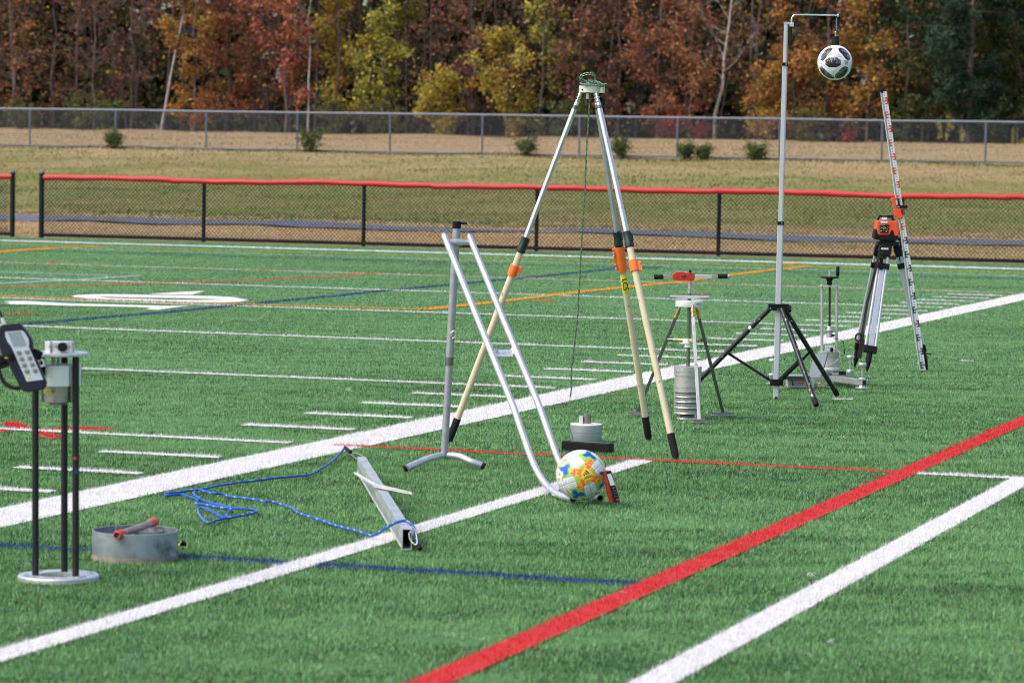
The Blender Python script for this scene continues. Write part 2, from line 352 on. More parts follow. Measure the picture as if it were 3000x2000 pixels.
def turf_mat():
    m, n, l, b = new_mat('synthetic_turf')
    tc = n.new('ShaderNodeTexCoord')
    a = n.new('ShaderNodeTexNoise'); a.inputs['Scale'].default_value = 110; a.inputs['Detail'].default_value = 6; a.inputs['Roughness'].default_value = 0.8
    c = n.new('ShaderNodeTexNoise'); c.inputs['Scale'].default_value = 1.3; c.inputs['Detail'].default_value = 4
    l.new(tc.outputs['Object'], a.inputs['Vector']); l.new(tc.outputs['Object'], c.inputs['Vector'])
    r1 = n.new('ShaderNodeValToRGB'); l.new(a.outputs[0], r1.inputs[0])
    r1.color_ramp.elements[0].position = 0.38; r1.color_ramp.elements[1].position = 0.62
    r1.color_ramp.elements[0].color = (0.022, 0.070, 0.018, 1); r1.color_ramp.elements[1].color = (0.10, 0.26, 0.075, 1)
    l.new(r1.outputs[0], b.inputs['Base Color']); b.inputs['Roughness'].default_value = 0.9
    return m
TURF = turf_mat()
def sheet(name, poly, z, material):
    m = MB(); m.v = [fld(u, v, z) for u, v in poly]; m.f = [tuple(range(len(poly)))]
    o = m.build(name, material, None, smooth=False); o['kind'] = 'structure'; return o
turf = sheet('turf_pitch', [(-16, 40), (37.15, 40), (37.15, -30), (-16, -30)], -0.0125, TURF)
pm = {}
for k, (nm, lb, poly, col, lv) in enumerate(LINES):
    key = tuple(col)
    if key not in pm: pm[key] = mat('turf_paint_%d' % len(pm), [c * 0.80 for c in col], 0.9, 0, 0.3, 160)
    ar = sum(poly[i][0] * poly[i - 1][1] - poly[i - 1][0] * poly[i][1] for i in range(len(poly)))
    o = sheet(nm, poly, -0.0100 + 0.0014 * lv + 0.00002 * (k % 40), pm[key])
    if lb: o['label'] = lb

# blades
big1, big2, big3 = waves(1, 3.2), waves(2, 0.9, aniso=1.0), waves(3, 0.28)
streak = waves(5, 0.35, 18)
def blades(name, y0, y1, dens, w, hgt, seed, margin, marg_d, hv=0.25, pb=1.0):
    r = np.random.default_rng(seed); t = 1500 / FPX * 1.06
    def sample(n, xlo, xhi_fn, y):
        return y
    # main frustum
    area = t * (y1 ** 2 - y0 ** 2); N = int(area * dens)
    y = np.sqrt(r.uniform(y0 ** 2, y1 ** 2, N)); x = r.uniform(-1, 1, N) * t * y
    N2 = int(2 * margin * (y1 - y0) * dens * marg_d)
    y2 = r.uniform(y0, y1, N2); x2 = (t * y2 + r.uniform(0, margin, N2)) * np.where(r.random(N2) < 0.5, 1, -1)
    x = np.concatenate([x, x2]); y = np.concatenate([y, y2])
    dx, dy = x - FX, y - FY; U = dx * cu + dy * su; V = -dx * su + dy * cu
    ok = U < 37.1; x, y, U, V = x[ok], y[ok], U[ok], V[ok]; N = len(x)
    # streaks run roughly along the yard lines: sample noise in stretched coordinates
    s1 = big1(U * 1.0, V * 0.45); s2 = big2(U * 1.3, V * 0.4); s3 = streak(U * 1.6, V * 0.55); s4 = big3(U, V)
    thin = np.clip((s2 * 0.55 + s3 * 0.75 - 1.0) * 1.3, 0, 0.85)
    keep = r.random(N) > thin * 0.6
    x, y, U, V, s1, s2, s3, s4, thin = [q[keep] for q in (x, y, U, V, s1, s2, s3, s4, thin)]; N = len(x)
    light = np.array([0.205, 0.400, 0.158]); mid = np.array([0.092, 0.262, 0.052]); dark = np.array([0.014, 0.044, 0.011]); thatch = np.array([0.16, 0.16, 0.07])
    k = r.random(N) - 0.02 + 0.10 * s1 + 0.14 * s2 + 0.15 * s4
    col = np.where((k > 0.48)[:, None], light, np.where((k > 0.22)[:, None], mid, dark))
    col = np.where((r.random(N) < 0.025)[:, None], thatch, col)
    col = col * (1 - 0.55 * thin)[:, None]
    paint = np.zeros(N, bool); flat_ = np.zeros(N, bool)
    ju, jv = U + r.normal(0, 0.008, N), V + r.normal(0, 0.008, N)
    for nm, lb, poly, c, lv in sorted(LINES, key=lambda q: q[4]):
        P = np.array(poly); lo, hi = P.min(0) - 0.02, P.max(0) + 0.02
        c1 = np.nonzero((ju > lo[0]) & (ju < hi[0]) & (jv > lo[1]) & (jv < hi[1]))[0]
        if len(c1) == 0: continue
        ins = inpoly(ju[c1], jv[c1], poly)
        c1 = c1[ins]
        if nm == 'yard_line' and abs(poly[0][0] - 28 * YD) < 0.2:
            org = np.sin(jv[c1] * 2.1) + np.sin(jv[c1] * 5.3 + 1) > 0.9
            cc = np.where(org[:, None], np.array((0.55, 0.25, 0.14)), np.array((0.60, 0.50, 0.45)))
            col[c1] = cc
        else: col[c1] = c
        paint[c1] = True
        flat_[c1] = nm == 'field_number'
    jit = r.uniform(0.66, 1.28, (N, 1)) * np.where(paint[:, None], 1.0, 1.0); jit = np.where(paint[:, None], 1 - (1 - jit) * 0.5, jit); jit = np.minimum(jit, np.where(paint[:, None], 1.1, 9))
    col = col * jit
    h = hgt * (1 - hv + r.uniform(0, 1.3 * hv, N)) * (1 - 0.35 * thin * hv * 4) * (1 + 0.4 * hv * s4 * 0.6) * np.where(paint & ~flat_, pb, 1.0); ww = w * r.uniform(0.7, 1.3, N)
    az = r.uniform(0, 2 * np.pi, N); ln = r.uniform(0.1, 0.9, N) * h
    bias = 0.25 * h
    la = az + r.uniform(-1, 1, N) * 0.9 + np.pi / 2
    V0 = np.stack([x - np.cos(az) * ww / 2, y - np.sin(az) * ww / 2, np.full(N, -0.0135)], 1)
    V1 = np.stack([x + np.cos(az) * ww / 2, y + np.sin(az) * ww / 2, np.full(N, -0.0135)], 1)
    V2 = np.stack([x + np.cos(la) * ln + bias * 0.4, y + np.sin(la) * ln, -0.0135 + h], 1)
    VV = np.stack([V0, V1, V2], 1).reshape(-1, 3); F = np.arange(3 * N).reshape(-1, 3)
    cc = np.repeat(col, 3, axis=0)
    me = fast_mesh(name, VV, F, cc); me.materials.append(GRASS)
    o = bpy.data.objects.new(name, me); C.objects.link(o); o['kind'] = 'stuff'
    o['label'] = 'short green synthetic grass blades of the pitch'; o['category'] = 'artificial grass'
    return o
blades('turf_grass', 8.5, 12.5, 21000, 0.0026, 0.0165, 11, 1.2, 0.3, 0.48, 1.1)
blades('turf_grass', 12.5, 16.5, 15000, 0.0030, 0.0160, 12, 1.2, 0.25, 0.45, 1.15)
blades('turf_grass', 16.5, 22, 8800, 0.0040, 0.0145, 13, 1.2, 0.25, 0.38, 1.4)
blades('turf_grass', 22, 31, 3700, 0.0058, 0.0120, 14, 1.2, 0.25, 0.30, 1.8)
blades('turf_grass', 31, 56, 1300, 0.0100, 0.0095, 15, 1.5, 0.25, 0.20, 2.4)

# terrain: one sheet to the horizon, bank rising behind the pitch
def prof(U):
    return np.interp(U, [-300, 37.0, 37.3, 46, 58, 66, 79, 90, 104, 125, 200, 700], [-0.06, -0.06, -0.02, 0.0, 0.08, 0.48, 1.58, 1.95, 2.32, 2.5, 2.9, 3.0])
def terrain_mat():
    m, n, l, b = new_mat('dry_meadow')
    tc = n.new('ShaderNodeTexCoord')
    def noise(sc, det, stretch=(1, 1, 1), ro=0.6):
        mp = n.new('ShaderNodeMapping'); mp.inputs['Scale'].default_value = stretch; l.new(tc.outputs['Object'], mp.inputs[0])
        t = n.new('ShaderNodeTexNoise'); t.inputs['Scale'].default_value = sc; t.inputs['Detail'].default_value = det; t.inputs['Roughness'].default_value = ro
        l.new(mp.outputs[0], t.inputs['Vector']); return t.outputs[0]
    def ramp(src, a, ca_, b_, cb):
        r = n.new('ShaderNodeValToRGB'); l.new(src, r.inputs[0]); r.color_ramp.elements[0].position = a; r.color_ramp.elements[1].position = b_
        r.color_ramp.elements[0].color = list(ca_) + [1]; r.color_ramp.elements[1].color = list(cb) + [1]; return r.outputs[0]
    def mix(f, a, c):
        x = n.new('ShaderNodeMix'); x.data_type = 'RGBA'; l.new(f, x.inputs[0]); l.new(a, x.inputs[6]); l.new(c, x.inputs[7]); return x.outputs[2]
    tan = ramp(noise(7, 8, (1, 0.5, 1), 0.75), 0.30, (0.22, 0.145, 0.075), 0.70, (0.45, 0.345, 0.19))
    grn = ramp(noise(9, 8, (1, 0.5, 1), 0.75), 0.32, (0.085, 0.10, 0.028), 0.68, (0.20, 0.22, 0.065))
    # how green the grass grows depends on the place: lusher low on the bank, bleached on the flat above and below
    sx = n.new('ShaderNodeSeparateXYZ'); l.new(tc.outputs['Object'], sx.inputs[0])
    mu = n.new('ShaderNodeMath'); mu.operation = 'MULTIPLY'; mu.inputs[1].default_value = cu; l.new(sx.outputs[0], mu.inputs[0])
    mv = n.new('ShaderNodeMath'); mv.operation = 'MULTIPLY'; mv.inputs[1].default_value = su; l.new(sx.outputs[1], mv.inputs[0])
    ad = n.new('ShaderNodeMath'); l.new(mu.outputs[0], ad.inputs[0]); l.new(mv.outputs[0], ad.inputs[1])
    Uc = FX * cu + FY * su
    def band(a, b_, c, d):
        r1 = n.new('ShaderNodeMapRange'); r1.inputs[1].default_value = Uc + a; r1.inputs[2].default_value = Uc + b_; l.new(ad.outputs[0], r1.inputs[0])
        r2 = n.new('ShaderNodeMapRange'); r2.inputs[1].default_value = Uc + c; r2.inputs[2].default_value = Uc + d; r2.inputs[3].default_value = 1; r2.inputs[4].default_value = 0; l.new(ad.outputs[0], r2.inputs[0])
        mm = n.new('ShaderNodeMath'); mm.operation = 'MULTIPLY'; l.new(r1.outputs[0], mm.inputs[0]); l.new(r2.outputs[0], mm.inputs[1]); return mm.outputs[0]
    nb = noise(0.55, 7, (0.5, 1.0, 1), 0.65)
    nr = n.new('ShaderNodeMapRange'); nr.inputs[1].default_value = 0.44; nr.inputs[2].default_value = 0.57; l.new(nb, nr.inputs[0])
    bm = n.new('ShaderNodeMath'); bm.operation = 'MULTIPLY_ADD'; l.new(band(53, 58, 68, 79), bm.inputs[0]); bm.inputs[1].default_value = 0.62; bm.inputs[2].default_value = 0.10
    g = n.new('ShaderNodeMath'); g.operation = 'MULTIPLY_ADD'; l.new(nr.outputs[0], g.inputs[0]); g.inputs[1].default_value = 0.42; l.new(bm.outputs[0], g.inputs[2])
    g2 = n.new('ShaderNodeMath'); g2.operation = 'MULTIPLY'; g2.use_clamp = True; l.new(g.outputs[0], g2.inputs[0])
    bd = n.new('ShaderNodeMath'); bd.operation = 'MULTIPLY_ADD'; l.new(band(50, 56, 80, 80.5), bd.inputs[0]); bd.inputs[1].default_value = 0.8; bd.inputs[2].default_value = 0.2; l.new(bd.outputs[0], g2.inputs[1])
    mead = mix(g2.outputs[0], tan, grn)
    litter = ramp(noise(9, 8), 0.35, (0.05, 0.03, 0.02), 0.65, (0.13, 0.075, 0.04))
    fr = n.new('ShaderNodeMapRange'); fr.inputs[1].default_value = Uc + 104.5; fr.inputs[2].default_value = Uc + 106; l.new(ad.outputs[0], fr.inputs[0])
    out = mix(fr.outputs[0], mead, litter)
    l.new(out, b.inputs['Base Color']); b.inputs['Roughness'].default_value = 0.95; b.inputs['Specular IOR Level'].default_value = 0.1
    bp = n.new('ShaderNodeBump'); bp.inputs['Strength'].default_value = 0.6; bp.inputs['Distance'].default_value = 0.06
    l.new(noise(14, 6, (1, 1, 1), 0.8), bp.inputs['Height']); l.new(bp.outputs[0], b.inputs['Normal'])
    return m
Us = np.concatenate([[-300, -60, 20, 36.9, 37.0, 37.3], np.arange(38, 130, 0.5), [140, 170, 200, 300, 700]])
Vs = np.concatenate([[-500, -200, -80, -30], np.arange(-20, 62, 0.75), [80, 120, 250, 500]])
wv = waves(21, 5.0); wv2 = waves(22, 1.4)
UU, VV = np.meshgrid(Us, Vs, indexing='ij')
ZZ = prof(UU) + np.where((UU > 38) & (UU < 128), wv(UU, VV) * 0.035 * np.clip((UU - 38) / 12, 0, 1) + wv2(UU, VV) * 0.012, 0)
PX = FX + UU * cu - VV * su; PY = FY + UU * su + VV * cu
nu, nv = UU.shape; idx = np.arange(nu * nv).reshape(nu, nv)
Fq = np.stack([idx[:-1, :-1].ravel(), idx[1:, :-1].ravel(), idx[1:, 1:].ravel(), idx[:-1, 1:].ravel()], 1)
me = fast_mesh('grass_bank', np.stack([PX.ravel(), PY.ravel(), ZZ.ravel()], 1), Fq, smooth=True); me.materials.append(terrain_mat())
ground_ob = bpy.data.objects.new('grass_bank', me); C.objects.link(ground_ob); ground_ob['kind'] = 'structure'
def terr(U, V): 
    z = float(prof(np.array(U)))
    if 38 < U < 128: z += float(wv(U, V)) * 0.035 * min(1, max(0, (U - 38) / 12)) + float(wv2(U, V)) * 0.012
    return z
def on_terrain(px, U):      # point of the terrain at field distance U seen through column px near the grey fence
    V = 20.0
    for _ in range(30):
        p = fld(U, V, 0); d = ray(px, 450); x = d.x / d.y * p.y; V += (p.x - x) / su * 0.9
    return V
# asphalt path
ASPH = mat('blue_grey_asphalt', (0.085, 0.09, 0.12), 0.85, 0, 0.2, 5)
pv = np.arange(-30, 60, 0.75); m = MB()
for k, v in enumerate(pv):
    e = 0.15 * float(waves(31, 14)(v, 0.0)); u0, u1 = 47.6 + e * .5, 50.0 + e * 0.5
    m.v += [fld(u0, v, terr(u0, v) + 0.03), fld((u0 + u1) / 2, v, terr((u0 + u1) / 2, v) + 0.07), fld(u1, v, terr(u1, v) + 0.03)]
    if k: o = 3 * k; m.f += [(o - 3, o - 2, o + 1, o), (o - 2, o - 1, o + 2, o + 1)]
pth = m.build('asphalt_path', ASPH); pth['kind'] = 'structure'

# tufts of dry and green grass along the bank (fine relief)
tw1, tw2 = waves(41, 7.0), waves(42, 2.2)
def tufts(name, U0, U1, V0, V1, n, hgt, cols, seed, w=0.03):
    r = np.random.default_rng(seed); U = r.uniform(U0, U1, n); V = r.uniform(V0, V1, n)
    x = FX + U * cu - V * su; y = FY + U * su + V * cu; z = prof(U) + np.where((U > 38) & (U < 128), wv(U, V) * 0.035 * np.clip((U - 38) / 12, 0, 1) + wv2(U, V) * 0.012, 0)
    h = hgt * r.uniform(0.4, 1.4, n); az = r.uniform(0, 6.28, n); l_ = h * r.uniform(0, 0.9, n); la = r.uniform(0, 6.28, n)
    P0 = np.stack([x - np.cos(az) * w / 2, y - np.sin(az) * w / 2, z - 0.02], 1); P1 = np.stack([x + np.cos(az) * w / 2, y + np.sin(az) * w / 2, z - 0.02], 1)
    P2 = np.stack([x + np.cos(la) * l_, y + np.sin(la) * l_, z + h], 1)
    gq = tw1(U * 1.0, V * 0.5) + 0.5 * tw2(U, V * .6) + r.normal(0, 0.45, n); ci = np.clip(((gq + 1.6) / 3.2 * len(cols)).astype(int), 0, len(cols) - 1); cc = np.array(cols)[ci] * r.uniform(0.75, 1.3, (n, 1))
    me = fast_mesh(name, np.stack([P0, P1, P2], 1).reshape(-1, 3), np.arange(3 * n).reshape(-1, 3), np.repeat(cc, 3, 0)); me.materials.append(LEAF)
    o = bpy.data.objects.new(name, me); C.objects.link(o); o['kind'] = 'stuff'; return o
tf = tufts('green_weeds', 78.2, 79.4, -12, 52, 9000, 0.07, [(0.05, 0.10, 0.03), (0.07, 0.12, 0.03), (0.14, 0.13, 0.05)], 61); tf['label'] = 'green weeds along the foot of the grey fence'
tf = tufts('dry_grass', 37.6, 47.2, -8, 28, 40000, 0.05, [(0.56, 0.40, 0.22), (0.44, 0.29, 0.14), (0.50, 0.34, 0.17), (0.26, 0.23, 0.09)], 62, 0.02); tf['label'] = 'dry grass between the path and the red fence'
tf = tufts('dry_grass', 51, 78, -10, 42, 60000, 0.06, [(0.36, 0.25, 0.13), (0.28, 0.19, 0.09), (0.21, 0.18, 0.065), (0.14, 0.165, 0.045), (0.085, 0.13, 0.028)], 63, 0.035); tf['label'] = 'dry grass on the bank'
tf = tufts('dry_grass', 79.5, 104, -16, 54, 40000, 0.05, [(0.50, 0.37, 0.20), (0.40, 0.29, 0.15), (0.46, 0.34, 0.17), (0.30, 0.23, 0.10), (0.22, 0.20, 0.08)], 64, 0.04); tf['label'] = 'straw coloured grass behind the grey fence'

# ------------------------------------------------------------------ fences
def chain_link(mb, U0, V0, U1, V1, zb, zt, cell, wr, base=None, sag=None):
    """diagonal wires between two field points; wires bent where they meet"""
    L = math.hypot(U1 - U0, V1 - V0); H = zt - zb; n = int((L + H) / cell) + 1
    def P(s, h, off): 
        t = s / L; U = U0 + (U1 - U0) * t; V = V0 + (V1 - V0) * t; z = (base(U, V) if base else 0) + zb + h
        return fld(U + off, V, z)
    for k in range(n):
        for dr in (1, -1):
            s0 = k * cell - H if dr > 0 else k * cell; s1 = s0 + dr * H; h0, h1 = 0, H
            lo, hi = (s0, s1) if dr > 0 else (s1, s0)
            if hi < 0 or lo > L: continue
            if dr > 0:
                if s0 < 0: h0 = -s0; s0 = 0
                if s1 > L: h1 = H - (s1 - L); s1 = L
            else:
                if s0 > L: h0 = s0 - L; s0 = L
                if s1 < 0: h1 = H + s1; s1 = 0
            if h1 - h0 < 0.01: continue
            a, b = P(s0, h0, 0.003 * dr), P(s1, h1, 0.003 * dr)
            if sag: b_ = sag
            mb.cyl(a, b, wr, n=4, cap=False)
# black fence with a red padded top rail
def zf(px, py_top, V, U): return 0
FU = 37.35
def red_fence(V0, V1, label, joints, posts, first_end=None):
    o0 = fld(FU, V0, 0); t = thing('padded_fence', label, 'fence', o0)
    for v, r in posts:
        MB().cyl(fld(FU + 0.02, v, -0.03), fld(FU + 0.02, v, 1.01 if r < 0.04 else 1.10), r, n=14).build('fence_post', FENCE_B, t)
        if r > 0.04: MB().ball(fld(FU + 0.02, v, 1.10), r * 1.08, 14, 8, (1, 1, 0.8)).build('post_cap', mat('weathered_cap', (0.12, 0.13, 0.14), 0.6), t)
    MB().cyl(fld(FU, V0, 0.035), fld(FU, V1, 0.035), 0.03, n=10).build('bottom_rail', FENCE_B, t)
    m = MB(); chain_link(m, FU - 0.035, V0, FU - 0.035, V1, 0.05, 1.00, 0.070, 0.0048)
    m.build('chain_link_mesh', FENCE_B, t, smooth=False)
    js = [V0] + [j for j in joints if min(V0, V1) + 0.1 < j < max(V0, V1) - 0.1] + [V1]
    for a, b in zip(js[:-1], js[1:]):
        n = 14; pts = []; rr = []
        off = random.uniform(-0.008, 0.008)
        for k in range(n + 1):
            q = k / n; v = a + (b - a) * q + (math.copysign(0.05, b - a) if k == n else 0); z = 1.022 + off + 0.010 * math.sin(q * 3.1 + a) + 0.004 * math.sin(q * 17 + a * 3)
            pts.append(fld(FU - 0.01, v, z)); rr.append(0.047 + 0.003 * math.sin(q * 9 + a) + (0.004 if k == 0 else 0) - (0.003 if k == n else 0))
        MB().tube(pts, rr, 16).build('rail_cover', COVER, t)
    return t
def fV(px): return to_f(ground(px, 690 + px * 0.0273))[1]
gap_r = fV(35); gap_l = fV(120)
posts = [(gap_l, 0.045)]
for px in (595, 1063, 1569, 2102): posts.append((fV(px), 0.033))
posts += [(fV(2102) - 2.97, 0.033), (fV(2102) - 5.94, 0.033)]
jn = [fV(p) for p in (503, 870, 1265, 1680, 2090, 2512, 2945)]
red_fence(gap_l - 0.06, fV(2102) - 6, 'black chain link fence with red padded top rail beyond the pitch', jn, posts)
red_fence(gap_r + 3.1, gap_r + 0.05, 'short red topped fence section left of the gap', [], [(gap_r, 0.045), (gap_r + 3.05, 0.045)])
# gate tension bar beside the end post
# grey fence on the bank
GU = 79.0
gp = [68, 265, 473, 682, 895, 1107, 1330, 1555, 1790, 2025, 2263]
gv = [on_terrain(x * 1.2755, GU) for x in gp]; stepv = (gv[0] - gv[-1]) / 10
gv = [gv[0] + stepv * k for k in (3, 2, 1)] + gv + [gv[-1] - stepv * k for k in (1, 2, 3)]
gt = thing('chain_link_fence', 'long low grey galvanised fence on top of the bank', 'fence', fld(GU, gv[0], terr(GU, gv[0])))
tb = lambda U, V: float(prof(np.array(U)))
for v in gv: MB().cyl(fld(GU, v, tb(GU, v) - 0.1), fld(GU, v, tb(GU, v) + 1.19), 0.032, n=10).build('fence_post', FENCE_G, gt)
MB().tube([fld(GU, v, tb(GU, v) + 1.2 + random.uniform(-0.008, 0.008)) for v in gv], 0.032, 10).build('top_rail', FENCE_G, gt)
MB().tube([fld(GU, v, tb(GU, v) + 0.05 + random.uniform(-0.01, 0.01)) for v in gv], 0.028, 8).build('bottom_rail', FENCE_G, gt)
for a, b in zip(gv[:-1], gv[1:]):
    m = MB(); chain_link(m, GU - 0.035, a, GU - 0.035, b, 0.05, 1.18, 0.075, 0.0031, tb); m.build('chain_link_mesh', WIRE_G, gt, smooth=False)

# ------------------------------------------------------------------ trees
PAL = {
 'orange': [(0.35, 0.14, 0.048), (0.28, 0.105, 0.04), (0.41, 0.21, 0.075), (0.20, 0.088, 0.042)],
 'gold': [(0.44, 0.29, 0.06), (0.38, 0.22, 0.05), (0.33, 0.25, 0.06), (0.38, 0.17, 0.045)],
 'yellow': [(0.48, 0.45, 0.08), (0.37, 0.36, 0.07), (0.50, 0.42, 0.09), (0.24, 0.27, 0.06)],
 'red': [(0.32, 0.125, 0.085), (0.25, 0.09, 0.068), (0.37, 0.175, 0.10), (0.19, 0.078, 0.062)],
 'pink': [(0.50, 0.16, 0.14), (0.40, 0.12, 0.11), (0.52, 0.22, 0.16)],
 'brown': [(0.17, 0.095, 0.065), (0.10, 0.065, 0.05), (0.23, 0.12, 0.065), (0.07, 0.048, 0.042)],
 'green': [(0.045, 0.075, 0.022), (0.03, 0.055, 0.018), (0.07, 0.09, 0.027), (0.09, 0.085, 0.028)],
 'pine': [(0.036, 0.075, 0.048), (0.022, 0.05, 0.034), (0.058, 0.105, 0.065)],
 'olive': [(0.12, 0.13, 0.04), (0.08, 0.10, 0.03), (0.17, 0.15, 0.05)],
 'crimson': [(0.24, 0.035, 0.04), (0.17, 0.025, 0.03), (0.28, 0.06, 0.045)],
 'shrub': [(0.06, 0.115, 0.028), (0.04, 0.085, 0.022), (0.12, 0.16, 0.045), (0.16, 0.17, 0.06)],
 'weed': [(0.55, 0.45, 0.12), (0.4, 0.36, 0.1)],
}
def leaves_mesh(name, cen, size, pal, r, aspect=1.0, flat=0.0):
    n = len(cen); nrm = r.normal(0, 1, (n, 3)); nrm[:, 2] = np.abs(nrm[:, 2]) * (1 - flat) + flat * 3; nrm /= np.linalg.norm(nrm, axis=1)[:, None]
    t = r.normal(0, 1, (n, 3)); t -= (t * nrm).sum(1)[:, None] * nrm; t /= np.linalg.norm(t, axis=1)[:, None]; b = np.cross(nrm, t)
    s = size * r.uniform(0.6, 1.3, (n, 1)); a = t * s * 0.5; c = b * s * 0.5 * aspect
    V = np.stack([cen - a, cen - c * 0.9 + a * 0.1, cen + a, cen + c * 0.9 - a * 0.05], 1).reshape(-1, 3)
    col = np.array(pal)[r.integers(0, len(pal), n)] * r.uniform(0.7, 1.25, (n, 1))
    me = fast_mesh(name, V, np.arange(4 * n).reshape(-1, 4), np.repeat(col, 4, 0)); me.materials.append(LEAF); return me
def tree_parts(r, base, H, R, n_limb, n_sub, n_twig, low=0.08, trunk_r=0.07, lean=(0, 0), up=0.45, wig=0.06, droop=0.0):
    """polylines (list of (pts array, r0, r1)) and twig end points"""
    segs = []; ends = []
    n = 9; tr = np.zeros((n, 3)); d = np.array([lean[0], lean[1], 1.0])
    for i in range(n): tr[i] = np.array(base) + d * (H * i / (n - 1)) + (r.normal(0, wig * H * 0.12, 3) * np.array([1, 1, 0]) if i else 0)
    segs.append((tr, trunk_r, trunk_r * 0.2))
    for k in range(n_limb):
        q = low + (0.97 - low) * (k + r.random()) / n_limb; p0 = tr[0] + (tr[-1] - tr[0]) * 0
        fi = q * (n - 1); i = min(int(fi), n - 2); p0 = tr[i] + (tr[i + 1] - tr[i]) * (fi - i)
        az = r.uniform(0, 6.283); env = math.sin(min(1, (q + 0.12) / 0.55) * math.pi / 2) * (1 - max(0, q - 0.55) * 1.5)
        Lr = R * env * r.uniform(0.65, 1.15); dirv = np.array([math.cos(az), math.sin(az), up * r.uniform(0.4, 1.6) - droop])
        pts = [p0]
        for s in range(1, 5): pts.append(pts[-1] + dirv * Lr / 4 + r.normal(0, Lr * 0.045, 3) + np.array([0, 0, (0.04 - droop * 0.05) * Lr * s * 0.5]))
        pts = np.array(pts); segs.append((pts, trunk_r * 0.34 * (1 - q * 0.6), 0.006))
        for j in range(n_sub):
            f = r.uniform(0.25, 1.0) * 4; a = min(int(f), 3); s0 = pts[a] + (pts[a + 1] - pts[a]) * (f - a)
            dd = r.normal(0, 1, 3); dd[2] = dd[2] * 0.6 + up * 0.6; dd = dd / np.linalg.norm(dd) + 0.5 * dirv / np.linalg.norm(dirv)
            l2 = Lr * r.uniform(0.2, 0.45); s1 = s0 + dd * l2 * 0.5 + r.normal(0, 0.03, 3); s2 = s1 + dd * l2 * 0.5 + r.normal(0, 0.05, 3)
            segs.append((np.array([s0, s1, s2]), 0.008, 0.004))
            for t in range(n_twig):
                b0 = s0 + (s2 - s0) * r.uniform(0.3, 1); dt = r.normal(0, 1, 3); dt[2] += 0.2; dt /= np.linalg.norm(dt)
                e = b0 + dt * l2 * r.uniform(0.35, 0.7); segs.append((np.array([b0, e]), 0.0045, 0.0025)); ends.append((b0 + e) / 2); ends.append(e)
    return segs, np.array(ends)
def seg_mb(segs, minr=0.0):
    m = MB()
    for pts, r0, r1 in segs:
        k = len(pts); n = 8 if r0 > 0.03 else (4 if r0 > 0.01 else 3)
        rr = [max(minr, r0 + (r1 - r0) * i / (k - 1)) for i in range(k)]
        m.tube([Vector(p) for p in pts], rr, n, cap=False)
    return m
def tree(px, U, H, R, pal, leaf_n, label, seed, kind='autumn_tree', limbs=20, sub=5, twig=3, bark=None, lean=(0, 0), size=0.13, trunk_r=0.06, low=0.05, spread=0.13, up=0.45, cat='tree', aspect=0.9, droop=0, flat=0.0, thick=0.006, z0=-0.1, group='trees along the edge of the wood'):
    r = np.random.default_rng(seed); V = on_terrain(px, U); p = fld(U, V, float(prof(np.array(U))) + z0)
    t = thing(kind, label, cat, p, group)
    segs, ends = tree_parts(r, tuple(p), H, R, limbs, sub, twig, low, trunk_r, lean, up, droop=droop)
    seg_mb(segs, thick).build('trunk' if trunk_r > 0.02 else 'stem', bark or BARK, t, angle=60)
    if leaf_n > 0:
        # leaves sit in clumps: keep some twig ends and fill them well, leave others bare
        w = r.random(len(ends)) ** 2; w /= w.sum(); pick = r.choice(len(ends), leaf_n, p=w)
        cen = ends[pick] + r.normal(0, spread, (leaf_n, 3)); cen = cen[cen[:, 2] > p.z + 0.02]
        me = leaves_mesh('crown', cen - np.array(p), size, PAL[pal] if isinstance(pal, str) else pal, r, aspect, flat)
        o = bpy.data.objects.new('crown', me); C.objects.link(o); o.parent = t
    return t
T = lambda x: x * 1.2755
mixp = lambda a, b: PAL[a] + PAL[b]
tree(T(30), 106, 7.5, 1.7, mixp('orange', 'brown'), 2600, 'orange brown tree at the far left edge of the wood', 101)
tree(T(120), 107, 8, 1.8, mixp('brown', 'orange'), 1300, 'thin brown tree with few leaves right of the leftmost tree', 102, twig=5, sub=6)
tree(T(215), 106, 7.5, 1.7, 'brown', 1000, 'bare twiggy grey brown tree behind the leftmost shrub', 103, twig=6, sub=6, bark=BARK_T)
tree(T(300), 107, 8, 1.6, mixp('brown', 'red'), 1000, 'dark bare tree left of the leaning white birch', 104, twig=6, sub=6)
tree(T(368), 105.6, 9, 0.9, mixp('gold', 'orange'), 350, 'slender white birch trunk leaning to the right', 105, 'birch_tree', limbs=10, sub=3, twig=3, bark=BARK_P, lean=(0.17, 0), trunk_r=0.065, low=0.5)
tree(T(445), 105.3, 8, 1.5, mixp('orange', 'gold'), 6000, 'dense orange tree right of the leaning birch', 106)
tree(T(520), 106, 7.5, 1.4, mixp('orange', 'red'), 5000, 'orange and rust tree left of the pink one', 107)
tree(T(605), 106.5, 8.5, 1.3, mixp('brown', 'orange'), 1100, 'dark tree between two orange trees with a bare trunk', 108, twig=5)
tree(T(655), 105.2, 8, 1.4, mixp('pink', 'orange'), 4600, 'pink topped maple behind the second grey fence shrub', 109, 'maple_tree', low=0.12)
tree(T(706), 105.0, 9, 1.2, 'orange', 500, 'straight pale trunk left of the yellow trees', 110, 'birch_tree', limbs=10, sub=4, bark=BARK_P, lean=(0.008, 0), trunk_r=0.05, low=0.35)
tree(T(775), 105.6, 8.5, 1.6, mixp('yellow', 'gold'), 7500, 'tall olive yellow tree left of the brightest yellow one', 111)
tree(T(880), 105.2, 8, 1.45, mixp('yellow', 'yellow') + PAL['olive'], 7500, 'yellow green tree in the left middle of the wood', 112)
tree(T(965), 106.6, 8.5, 1.4, 'brown', 1000, 'dark leafless tree right of the yellow green tree', 113, twig=6, sub=6)
